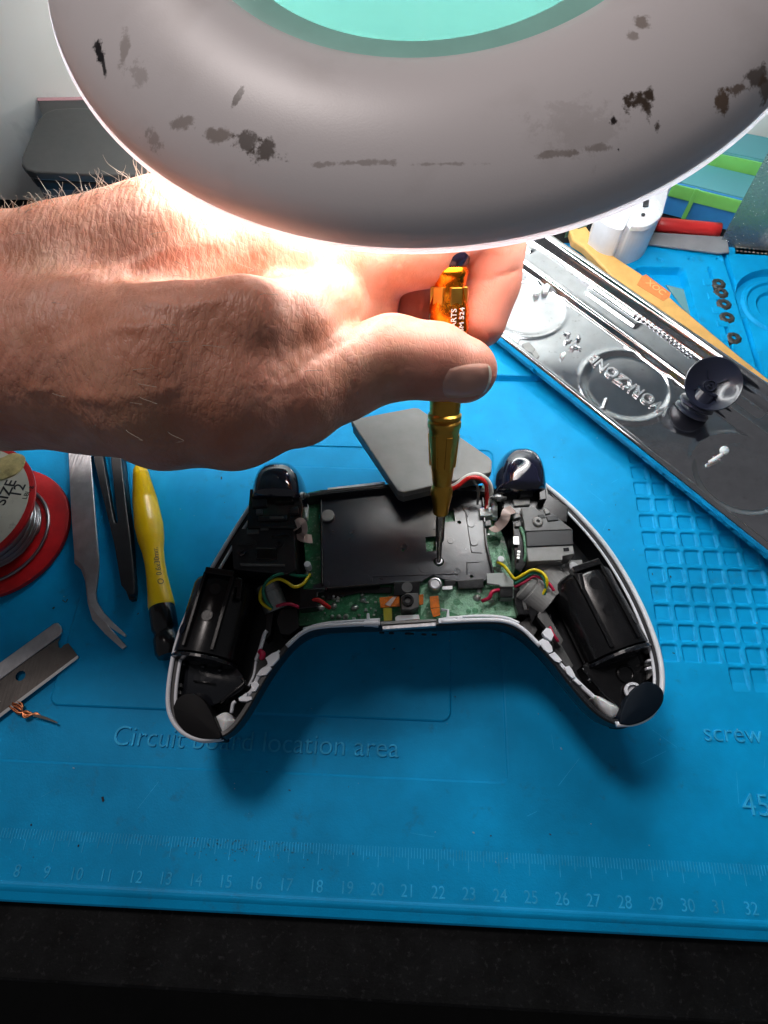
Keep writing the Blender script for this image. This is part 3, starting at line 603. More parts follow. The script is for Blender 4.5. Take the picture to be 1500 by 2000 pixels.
# small vibration motors (grey cans)
for a, b, r in (((521, 1140, 3.0), (540, 1192, 2.7), .42), ((1022, 1143, 2.9), (1066, 1180, 2.7), .55), ((1050, 1110, 2.6), (1095, 1160, 2.6), .62)):
    p, q = P(*a), P(*b); d = q - p; L = np.linalg.norm(d)
    MB().lathe([(0, 0), (r * .8, 0), (r, .05), (r, .22), (r * .96, .24), (r * .96, .30), (r, .32), (r, L), (0, L)], p, axis=d, n=32).build('vibration_motor', M['greyl'] if a[0] > 900 else mat('motor_can', (.22, .24, .24), .35, .6), C, smooth=False)
clips('motor_frame', [[(1004, 1150), (1015, 1148), (1022, 1190), (1034, 1192), (1032, 1200), (1012, 1200), (1006, 1180)], [(1030, 1192), (1048, 1160), (1056, 1160), (1060, 1172), (1050, 1195), (1040, 1215)], [(1062, 1205), (1076, 1200), (1082, 1225), (1070, 1232)],
    [(548, 1190), (580, 1186), (584, 1226), (565, 1240), (548, 1238), (540, 1212)], [(520, 1196), (534, 1192), (528, 1240), (518, 1250)]], M['black'], 2.95, .6)
clips('motor_frame', [[(1016, 1160), (1022, 1160), (1030, 1190), (1024, 1191)], [(1058, 1180), (1100, 1250), (1094, 1262), (1050, 1205)]], M['greyp'], 2.98, .3)
clips('motor_frame', [[(1000, 1230), (1030, 1205), (1050, 1230), (1040, 1245), (1020, 1225)], [(1085, 1240), (1120, 1300), (1112, 1310), (1080, 1270)], [(556, 1196), (562, 1194), (564, 1216), (558, 1218)]], M['greyp'], 2.6, .3)
MB().prism([(585, 1150), (636, 1148), (632, 1156), (620, 1158), (620, 1186), (584, 1190)], 3.1, .6).each('bracket', M['black'], C, bevel=.04)
MB().prism([(950, 1120), (985, 1118), (1003, 1134), (1003, 1146), (978, 1146), (974, 1142), (952, 1140)], 3.15, .12).prism([(976, 1146), (1003, 1147), (1003, 1168), (978, 1168)], 3.0, .5).each('bracket', mat('frosted_bracket', (.34, .36, .35), .4), C, bevel=.02)
MB().prism([(976, 1147), (1002, 1147), (1002, 1166), (977, 1166)], 3.08, .5).each('bracket', M['black'], C, bevel=.02)
clips('flex_cable', [], M['flex'], 3)
def ribbon(pts, w, m_, name='flex_cable'):
    q = smoothpath([P(*p) for p in pts], 6); V = []; F = []
    for i, p in enumerate(q):
        d = q[min(i + 1, len(q) - 1)] - q[max(i - 1, 0)]; d /= np.linalg.norm(d); s = np.cross([0, 0, 1.], d); s = s / (np.linalg.norm(s) + 1e-9)
        n_ = np.cross(d, s)
        for a, b in ((-w, 0), (w, 0), (w, .03), (-w, .03)): V.append(p + s * a + n_ * b)
    for i in range(len(q) - 1):
        for j in range(4): F.append((i * 4 + j, i * 4 + (j + 1) % 4, i * 4 + 4 + (j + 1) % 4, i * 4 + 4 + j))
    F += [(0, 1, 2, 3), tuple(4 * (len(q) - 1) + k for k in (3, 2, 1, 0))]
    return obj(name, V, F, m_, C)
ribbon([(1002, 995, 3.5), (990, 1000, 3.7), (986, 1012, 3.6), (980, 1022, 3.4), (968, 1032, 3.2), (962, 1030, 3.0)], .17, M['flex'])
ribbon([(570, 1034, 3.4), (578, 1026, 3.7), (588, 1020, 3.8), (592, 1035, 3.5), (588, 1048, 3.2), (600, 1052, 3.1), (609, 1053, 3.0)], .17, M['flex'])
def wire(pts, m_, r=.055): return MB().tube([P(*p) for p in pts], r, 8).build('wire', M[m_], C, smooth=True)
wire([(972, 1098, 2.9), (985, 1106, 3.2), (996, 1120, 3.4), (1006, 1130, 3.4), (1022, 1122, 3.5), (1040, 1113, 3.6), (1058, 1118, 3.6), (1068, 1132, 3.6), (1066, 1150, 3.4), (1056, 1166, 3.2)], 'yellow')
wire([(1004, 1140, 3.3), (1022, 1130, 3.4), (1040, 1119, 3.5), (1055, 1122, 3.5), (1066, 1140, 3.5), (1064, 1158, 3.3), (1056, 1168, 3.2)], 'green')
wire([(1004, 1146, 3.2), (1022, 1138, 3.3), (1042, 1126, 3.4), (1058, 1130, 3.4), (1072, 1140, 3.4), (1082, 1154, 3.3)], 'pink')
wire([(942, 1174, 2.8), (955, 1168, 3.0), (962, 1156, 3.1), (975, 1152, 3.0)], 'pink', .07)
wire([(605, 1122, 2.8), (592, 1140, 3.1), (575, 1146, 3.3), (560, 1137, 3.4), (545, 1131, 3.4), (528, 1136, 3.4), (512, 1150, 3.3), (508, 1168, 3.2), (514, 1180, 3.2), (530, 1190, 3.1)], 'yellow', .06)
wire([(604, 1124, 2.8), (582, 1125, 3.2), (560, 1120, 3.5), (538, 1124, 3.6), (520, 1137, 3.5), (514, 1155, 3.4), (520, 1175, 3.3), (532, 1188, 3.1)], 'green')
wire([(540, 1184, 3.1), (556, 1180, 3.2), (568, 1180, 3.2), (584, 1186, 3.0)], 'pink', .06)
wire([(608, 1173, 3.0), (622, 1172, 3.1), (634, 1180, 3.0), (644, 1187, 2.8)], 'red', .08)
wire([(1074, 1225, 3.0), (1080, 1238, 3.1), (1088, 1250, 3.0), (1092, 1256, 2.8)], 'pink'); wire([(508, 1272, 3.1), (513, 1278, 3.2), (511, 1286, 3.1)], 'pink', .1)
# battery and its lead
bt = [(685, 822, 3.35), (690, 818, 3.35), (808, 796, 3.25), (818, 797, 3.25), (956, 893, 3.9), (961, 900, 3.95), (960, 922, 4.05), (788, 962, 4.2), (777, 958, 4.2)]
BT = thing('battery_pack', 'flat dark grey battery pack lying askew across the rear of the opened controller', 'battery', P(820, 880, 2.6))
V, F = prism_pts([P(*p) for p in bt], .36); obj('upper_case', V, F, M['batt'], BT, bevel=.05)
c0 = np.mean([P(*p) for p in bt], 0); V, F = prism_pts([c0 + (P(*p) - c0) * .985 - np.array([0, 0, .38]) for p in bt], .42); obj('lower_case', V, F, M['batt2'], BT, bevel=.04)
for m_, o_ in (('whitew', 0), ('red', 1)):
    MB().tube([P(878, 952 + o_ * 6, 3.8), P(895, 943 + o_ * 6, 4.0), P(915, 929 + o_ * 5, 4.2), P(935, 927 + o_ * 7, 4.2), P(954 - o_ * 6, 940 + o_ * 4, 4.0), P(960 - o_ * 9, 962, 3.6), P(953 - o_ * 2, 984, 3.2), P(950, 994, 3.1)], .08, 8).build('lead_wire', M[m_], BT, smooth=True)
MB().tube([P(925, 940, 3.9), P(934, 955, 3.6), P(933, 985, 3.0)], .05, 8).build('lead_wire', M['greyl'], BT, smooth=True)
# a ragged pale strip behind the tray
MB().prism([(640, 960), (750, 944), (752, 940), (640, 953)], 3.2, .15).build('rear_lip', M['white2'], C)
MB().prism([(584, 985), (594, 972), (602, 985), (600, 1012), (586, 1008)], 3.0, .3).prism([(960, 968), (972, 985), (972, 1012), (962, 1010)], 3.0, .3).each('clear_bracket', M['white2'], C, bevel=.03)
#@@PART3
# ------------------------------------------------------------------ screwdriver in the hand
TIP = P(857, 1097, 2.78)
def on_axis(lean, v):  # point of the driver's axis that falls on image row v
    lo, hi = 0, 30
    for _ in range(50):
        t = (lo + hi) / 2; X = TIP + t * AX; q = RM.T @ (X - CAM); vv = 1000 - FPX * q[1] / -q[2]
        if vv > v: lo = t
        else: hi = t
    return lo
# direction: leans away and slightly left so that it passes through (875, 640)
best = None
for sx_ in np.linspace(-.6, .4, 201):
    AX = np.array([sx_, .62, .82]); AX /= np.linalg.norm(AX); t = on_axis(None, 560); q = RM.T @ (TIP + t * AX - CAM); u = 750 + FPX * q[0] / -q[2]
    if best is None or abs(u - 878) < best[0]: best = (abs(u - 878), AX.copy())
AX = best[1]
TS = {v: on_axis(None, v) for v in (500, 520, 540, 560, 600, 640, 780, 800, 830, 845, 900, 950, 965, 985, 1005, 1020, 1060)}
print('driver', AX, {k: round(float(v), 2) for k, v in TS.items()})
SD = thing('screwdriver', 'gold anodised precision screwdriver with dark end cap, held upright on the tray screw', 'screwdriver', TIP)
def dl(prof, name, m, n=32, smooth=True, par=SD, **k):
    V, F = lathe_vf([(r, t) for r, t in prof], TIP, axis=AX, n=n, **k); o = obj(name, V, F, M[m], par, smooth=smooth)
    if smooth: e = o.modifiers.new('edge', 'EDGE_SPLIT'); e.split_angle = math.radians(35)
    return o
T1 = TS
dl([(0, .0), (.07, .0), (.085, .25), (.10, .8), (.16, .9), (.165, T1[1005])], 'shaft', 'shaft', 16)
a = T1[1005]
dl([(0, a - .02), (.17, a - .02), (.26, a + .05), (.31, T1[985] + .05), (.37, T1[965] - .05), (.385, (T1[965] + T1[950]) / 2), (.34, T1[950]), (.30, T1[950] + .08), (.32, T1[950] + .12), (.42, T1[900]), (.50, T1[845]), (.51, T1[845] + .15), (.55, T1[845] + .22), (.55, T1[845] + .38), (.50, T1[845] + .45), (.50, T1[830] + .2), (.55, T1[830] + .26), (.55, T1[830] + .36), (.49, T1[830] + .42), (.50, T1[780]), (.49, T1[780] + .05)], 'ferrule', 'gold')
b0 = T1[780]
dl([(.48, b0), (.56, b0 + .3), (.62, T1[640]), (.60, T1[600]), (.50, T1[560] - .2), (.46, T1[560]), (.50, T1[540]), (.53, T1[540] + .05), (.53, T1[520] - .1), (.47, T1[520])], 'grip', 'orange')
dl([(.44, T1[520]), (.5, T1[520] + .06), (.58, T1[500]), (.62, T1[500] + .35), (.58, T1[500] + .6), (.3, T1[500] + .72), (0, T1[500] + .75)], 'end_cap', 'purple')
xs_, ys_, _d = frame(AX); view = CAM - (TIP + AX * T1[600]); view -= AX * (view @ AX); view /= np.linalg.norm(view); sidev = np.cross(AX, view)
for k, rr in ((T1[560] - .1, .03), (T1[600] + .1, .03)): pass
fl = MB()
for ang in (-60, 0, 60, 120, 180, 240):
    n_ = view * math.cos(math.radians(ang + 22)) + sidev * math.sin(math.radians(ang + 22)); t_ = np.cross(AX, n_)
    fl.box(TIP + AX * ((T1[845] + T1[900]) / 2 - .1) + n_ * .43, ((T1[845] - T1[900]) * 1.15, .2, .10), xd=AX - n_ * -.07, zd=n_)
    fl.box(TIP + AX * (T1[600] + .35) + n_ * .47, (.5, .36, .16), xd=AX, zd=n_)
fl.each('flat_facet', M['gold'], SD, bevel=.02)
for (s_, off, tt) in (('PARTS', -.06, T1[640] - .05), ('HNSM 524', .2, T1[640] - .2)):
    ang = math.asin(off / .62); n_ = view * math.cos(ang + .35) + sidev * math.sin(ang + .35)
    text('lettering', s_, .23, TIP + AX * (tt + (.35 if off < 0 else .33)) + n_ * .61, AX, M['whitew'], SD, h=.02, zd=n_, align='CENTER')
# ------------------------------------------------------------------ the hand: one continuous surface from a smooth-union field
def rc(p, a, b, r1, r2):
    a = np.array(a, np.float32); b = np.array(b, np.float32); ba = b - a; l2 = ba @ ba
    t = np.clip(((p - a) @ ba) / l2, 0, 1); d = np.linalg.norm(p - a - t[..., None] * ba, axis=-1)
    return d - (r1 + (r2 - r1) * (t * t * (3 - 2 * t)))
def smin(a, b, k): h = np.maximum(k - np.abs(a - b), 0) / k; return np.minimum(a, b) - h * h * h * k / 6
def chain(p, pts, k=.25):
    o = None
    for q0, q1 in zip(pts[:-1], pts[1:]):
        d = rc(p, Dp(*q0[:3]), Dp(*q1[:3]), q0[3], q1[3]); o = d if o is None else smin(o, d, k)
    return o
HAND = dict(
    arm=[(-520, 600, 19.2, 3.1), (0, 606, 19.1, 2.80), (180, 588, 19.1, 2.72), (330, 553, 19.0, 2.6)],
    arm2=[(-520, 700, 17.8, 2.7), (0, 705, 17.7, 2.55), (180, 712, 17.5, 2.53), (340, 738, 17.2, 2.5)],
    dorsum=[(180, 565, 18.8, 2.4), (360, 520, 18.9, 2.45), (540, 490, 18.9, 1.95)],
    dorsum2=[(300, 520, 19.0, 2.1), (520, 450, 19.5, 1.7)],
    thenar=[(330, 745, 16.2, 2.4), (450, 770, 16.4, 2.0), (575, 768, 16.7, 1.50)],
    webm=[(370, 665, 15.7, 1.45), (480, 650, 15.9, 1.4), (570, 640, 16.5, 1.2), (640, 600, 17.2, 1.0)],
    web2=[(560, 620, 17.6, 1.2), (660, 614, 18.3, 1.05), (735, 602, 18.7, .72)],
    thumb=[(575, 768, 16.7, 1.48), (655, 738, 17.1, 1.28), (765, 700, 17.1, 1.17), (850, 706, 17.0, 1.06), (905, 722, 17.0, .93)],
    index=[(540, 500, 18.6, 1.70), (680, 518, 18.2, 1.36), (820, 480, 17.5, 1.15), (950, 405, 17.0, 1.03)],
    index2=[(950, 405, 17.0, 1.03), (963, 480, 17.9, .93), (958, 550, 18.5, .90), (938, 628, 18.8, .82)],
    middle=[(520, 470, 19.4, 1.5), (700, 440, 19.2, 1.1), (840, 420, 19.0, .98)], middle2=[(840, 420, 19.0, .98), (850, 520, 20.0, .88), (812, 592, 19.7, .84)],
    ring=[(490, 470, 20.6, 1.4), (690, 430, 20.8, 1.0)], ring2=[(690, 430, 20.8, 1.0), (740, 500, 21.6, .85), (690, 560, 21.0, .78)],
    pinky=[(440, 500, 21.2, 1.2), (610, 460, 21.8, .85)], pinky2=[(610, 460, 21.8, .85), (650, 530, 22.2, .72), (600, 580, 21.6, .65)],
)
def seg_sub(p, d, pts, r, depth, k=.12):
    """a shallow crease following points on the skin"""
    o = None
    for a, b in zip(pts[:-1], pts[1:]):
        e = rc(p, a, b, 0, 0); o = e if o is None else np.minimum(o, e)
    return d + depth * np.exp(-(o / r) ** 2)
CREASES = []
def vnoise(p, s, seed):
    q = p * s; r = np.zeros(p.shape[:-1])
    rg = np.random.default_rng(seed)
    for _ in range(7):
        k = rg.normal(size=3); k /= np.linalg.norm(k); r = r + np.sin(q @ k * rg.uniform(.7, 1.5) + rg.uniform(0, 6))
    return r / 7
def hand_sdf(p, cre=True):
    H = HAND
    d = smin(chain(p, H['arm'], .6), chain(p, H['arm2'], .6), 1.2)
    d = smin(d, chain(p, H['dorsum'], .6), 1.0); d = smin(d, chain(p, H['dorsum2'], .6), .9)
    d = smin(d, chain(p, H['thenar'], .6), .8); d = smin(d, chain(p, H['webm'], .5), .5); d = smin(d, chain(p, H['web2'], .5), .6)
    d = smin(d, chain(p, H['index'], .35), .7); d = smin(d, chain(p, H['middle'], .3), .5); d = smin(d, chain(p, H['ring'], .3), .4); d = smin(d, chain(p, H['pinky'], .3), .4)
    d = smin(d, chain(p, H['thumb'], .4), .24)
    for k in ('index2', 'middle2', 'ring2', 'pinky2'): d = smin(d, chain(p, H[k], .2), .10)
    d = d + .05 * vnoise(p, 1.6, 3) + .02 * vnoise(p, 4.5, 5)
    if cre:
        for pts, r, dep in CREASES: d = seg_sub(p, d, pts, r, dep)
    return d
def march_many(uv, t0=10., t1=26.):
    o = np.array([ray(u, v) for u, v in uv]); nrm = np.linalg.norm(o, axis=1); t = np.full(len(o), t0); alive = np.ones(len(o), bool); done = np.zeros(len(o), bool)
    for _ in range(80):
        k = np.where(alive)[0]
        if not len(k): break
        d = hand_sdf((CAM + o[k] * t[k, None]).astype(np.float32), False)
        hit = d < .004; done[k[hit]] = True; alive[k[hit]] = False
        t[k] = np.where(hit, t[k], t[k] + d * .8 / nrm[k]); alive[k[t[k] > t1]] = False
    return [CAM + o[i] * t[i] if (done[i] or alive[i]) else None for i in range(len(o))]
def skin_line(px, r, dep):
    pts = march_many(px); pts = [q for q in pts if q is not None]
    if len(pts) > 1: CREASES.append((smoothpath(pts, 4), r, dep))
cre_list = [
    ([(905, 542), (935, 548), (965, 545), (1010, 530)], .05, .07), ([(915, 485), (950, 480), (1000, 478)], .06, .05),
    ([(762, 642), (755, 690), (760, 740), (768, 775)], .045, .035), ([(775, 640), (776, 700), (780, 765)], .035, .03), ([(745, 655), (742, 700), (745, 755)], .035, .025), ([(790, 650), (795, 700), (800, 750)], .03, .018),
    ([(790, 470), (775, 520), (745, 600)], .05, .05), ([(805, 475), (797, 525), (770, 590)], .04, .035), ([(755, 480), (740, 540), (728, 600)], .035, .02),
    ([(590, 715), (630, 690), (680, 660), (735, 622)], .09, .10), ([(560, 740), (600, 712)], .06, .04),
    ([(700, 640), (660, 680), (625, 740)], .04, .02), ([(730, 650), (700, 720), (690, 770)], .035, .02),
    ([(600, 450), (590, 520), (600, 560)], .05, .02),
]
for px_ in ([(40, 590), (130, 545), (230, 530), (330, 490), (430, 470)], [(120, 690), (240, 640), (330, 640)], [(230, 530), (270, 580), (330, 600), (420, 590)], [(60, 760), (200, 780), (330, 760)]): cre_list.append((px_, .17, -.045))
rg = np.random.default_rng(11)
for i in range(16):     # fan of small folds by the base of the thumb
    u, v = 520 + rg.uniform(-30, 70), 700 + rg.uniform(-30, 110); a = rg.uniform(-.2, .35); L = rg.uniform(30, 70)
    cre_list.append(([(u, v), (u + L * .5 * math.cos(a), v - L * .5 * math.sin(a) + 3), (u + L * math.cos(a), v - L * math.sin(a))], .035, rg.uniform(.012, .025)))
for a_, b_, c_ in cre_list: skin_line(a_, b_, c_ * 1.5)
def surface_nets(f, lo, hi, h):
    ax = [np.arange(lo[i], hi[i] + h, h, dtype=np.float32) for i in range(3)]
    D = np.empty([len(a) for a in ax], np.float32)
    Bk = 6; sh = D.shape; nb = [(q + Bk - 1) // Bk for q in sh]
    cc = np.stack(np.meshgrid(*[np.array(lo)[i] + (np.arange(nb[i]) * Bk + (Bk - 1) / 2) * h for i in range(3)], indexing='ij'), -1).astype(np.float32)
    dc = f(cc); near = np.abs(dc) < Bk * h * .9 + .2
    D[:] = np.repeat(np.repeat(np.repeat(np.where(dc < 0, -9., 9.), Bk, 0), Bk, 1), Bk, 2)[:sh[0], :sh[1], :sh[2]]
    sub = np.argwhere(near); off = np.stack(np.meshgrid(*[np.arange(Bk)] * 3, indexing='ij'), -1).reshape(-1, 3)
    for i in range(0, len(sub), 400):
        ix = (sub[i:i + 400, None, :] * Bk + off[None]).reshape(-1, 3); ix = ix[(ix < np.array(sh)).all(1)]
        D[tuple(ix.T)] = f((np.array(lo) + ix * h).astype(np.float32))
    s = D < 0; n = [a - 1 for a in D.shape]
    cnt = np.zeros(n, np.int8)
    for i in (0, 1):
        for j in (0, 1):
            for k in (0, 1): cnt += s[i:i + n[0], j:j + n[1], k:k + n[2]]
    act = (cnt > 0) & (cnt < 8); idx = -np.ones(n, np.int64); cells = np.argwhere(act); idx[act] = np.arange(len(cells))
    acc = np.zeros((len(cells), 3)); w = np.zeros(len(cells)); I, J, K = cells.T
    cor = [(i, j, k) for i in (0, 1) for j in (0, 1) for k in (0, 1)]
    for a in range(8):
        for b in range(a + 1, 8):
            if sum(abs(cor[a][q] - cor[b][q]) for q in range(3)) != 1: continue
            da = D[I + cor[a][0], J + cor[a][1], K + cor[a][2]]; db = D[I + cor[b][0], J + cor[b][1], K + cor[b][2]]
            m = (da < 0) != (db < 0); t = np.where(m, da / np.where(da == db, 1, da - db), 0)
            pt = np.array(cor[a])[None] + t[:, None] * (np.array(cor[b]) - np.array(cor[a]))[None]
            acc += np.where(m[:, None], pt, 0); w += m
    V = np.array(lo) + (cells + acc / w[:, None]) * h
    F = []
    for axn in range(3):
        o1, o2 = [(1, 2), (2, 0), (0, 1)][axn]
        sl0 = [slice(None)] * 3; sl1 = [slice(None)] * 3; sl0[axn] = slice(0, -1); sl1[axn] = slice(1, None)
        ch = s[tuple(sl0)] != s[tuple(sl1)]; e = np.argwhere(ch)
        e = e[(e[:, o1] > 0) & (e[:, o2] > 0) & (e[:, o1] < n[o1]) & (e[:, o2] < n[o2])]
        ins = s[tuple(e.T)]
        def at(d1, d2): q = e.copy(); q[:, o1] -= d1; q[:, o2] -= d2; return idx[tuple(q.T)]
        q = np.stack([at(1, 1), at(0, 1), at(0, 0), at(1, 0)], 1); q[~ins] = q[~ins][:, ::-1]; F.append(q)
    return V, np.vstack(F)
allp = np.array([Dp(*q[:3]) for c_ in HAND.values() for q in c_]); lo = allp.min(0) - 2.6; hi = allp.max(0) + 2.6
lo[0] = 1.0                # cut well outside the picture
HV, HF = surface_nets(hand_sdf, lo, hi, .105 if not globals().get('QUICK') else .2)
keep = (HF >= 0).all(1); HF = HF[keep]
print('hand', len(HV), lo, hi, 'top z', HV[:, 2].max(), 'low', HV[:, 2].min())
tone_spots = [(Dp(905, 722, 16.2), 2.2, (.66, .27, .20), .6), (Dp(945, 600, 18), 2.6, (.72, .24, .17), .75), (Dp(820, 590, 19), 1.6, (.62, .16, .12), .8), (Dp(560, 560, 16.5), 1.3, (.60, .36, .20), .25), (Dp(420, 800, 15), 3.5, (.40, .17, .11), .35)]  # reddened fingertips; the last spot darkens the thumb base, standing in for shade
M['skin'] = skin_mat(tone_spots)
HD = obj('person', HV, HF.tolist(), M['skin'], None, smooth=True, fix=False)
tag(HD, 'bare left hand and wrist of a man holding the gold screwdriver under the lamp', 'hand')
ORG[HD.name] = np.array([HV[:, 0].mean(), HV[:, 1].mean(), HV[:, 2].min()])
# thumb nail laid on the skin
nn = 15; uvn = []
for i in range(nn):
    for j in range(nn):
        a_, b_ = 2 * i / (nn - 1) - 1, 2 * j / (nn - 1) - 1
        x_ = a_ * math.sqrt(max(0, 1 - b_ * b_ * .38)); y_ = b_ * math.sqrt(max(0, 1 - a_ * a_ * .30))
        uvn.append((911 + x_ * 47 + y_ * -6, 744 + y_ * 34 + x_ * -5))
nv = march_many(uvn)
for i in range(len(nv)):
    if nv[i] is None: nv[i] = nv[i - 1]
nv = np.array(nv)
def grads(p):
    p = np.asarray(p); e_ = .01; g = np.stack([hand_sdf((p + np.eye(3)[k] * e_).astype(np.float32), False) - hand_sdf((p - np.eye(3)[k] * e_).astype(np.float32), False) for k in range(3)], -1); return g / np.linalg.norm(g, axis=1)[:, None]
gr_ = grads(nv)
def lift(i, j):
    a_, b_ = 2 * i / (nn - 1) - 1, 2 * j / (nn - 1) - 1; e = max(abs(a_), abs(b_)); base = .045 * (1 - e ** 6) - .01
    return base + (.03 if a_ > .75 else 0)
NV = np.array([nv[i * nn + j] + gr_[i * nn + j] * lift(i, j) for i in range(nn) for j in range(nn)]); NF = [(i * nn + j, (i + 1) * nn + j, (i + 1) * nn + j + 1, i * nn + j + 1) for i in range(nn - 1) for j in range(nn - 1)]
nail = obj('fingernail', NV, NF, mat('nail', (.66, .36, .28), .28, sss=.2, coat=.3), HD, smooth=True, fix=False)
nt_ = [(i * nn + j) for i in (nn - 2, nn - 1) for j in range(nn)]
V = [NV[k] + gr_[k] * .012 for k in nt_]; F = [(j, nn + j, nn + j + 1, j + 1) for j in range(1, nn - 2)]
obj('nail_tip', V, F, mat('nail_tip', (.75, .66, .52), .35), nail, smooth=True, fix=False)
# hairs: along the upper outline of the wrist, a few on the back of the hand
hb = MB(); rg = np.random.default_rng(5)
def hair(p, n_, L, lean):
    d = n_ * .6 + lean; d /= np.linalg.norm(d); c_ = rg.normal(size=3) * .35
    hb.tube([p - n_ * .05, p + d * L * .4 + c_ * L * .12, p + d * L * .75 + c_ * L * .35 + lean * .1, p + d * L + c_ * L * .6], lambda t: .009 * (1 - .7 * t), 4, k=3)
us = np.arange(-30, 385, 7.0); lo_ = np.full(len(us), 250.); hi_ = np.full(len(us), 560.)
for _ in range(11):
    m_ = (lo_ + hi_) / 2; h_ = np.array([q is not None for q in march_many(list(zip(us, m_)))]); hi_ = np.where(h_, m_, hi_); lo_ = np.where(h_, lo_, m_)
roots = [(u + rg.uniform(-3, 3), v + 3 + abs(rg.normal()) * 7) for u, v in zip(us, hi_) for k in range(2)]
edge_n = len(roots)
roots += [(rg.uniform(10, 640), rg.uniform(430, 860)) for _ in range(26)]
pr_ = march_many(roots); gd = grads(np.array([q if q is not None else CAM for q in pr_]))
for i, q in enumerate(pr_):
    if q is None: continue
    if i < edge_n: hair(q, gd[i], rg.uniform(.2, .72) * (.6 if roots[i][0] < 100 else 1), np.array([rg.normal() * .7 + .5, rg.normal() * .3, rg.uniform(0, .5)]))
    else: hair(q, gd[i], rg.uniform(.25, .5), np.array([2.2, rg.normal() * .5 - .3, -.2]))
hb.build('arm_hair', mat('hair', (.62, .52, .42), .35), HD)['kind'] = 'stuff'
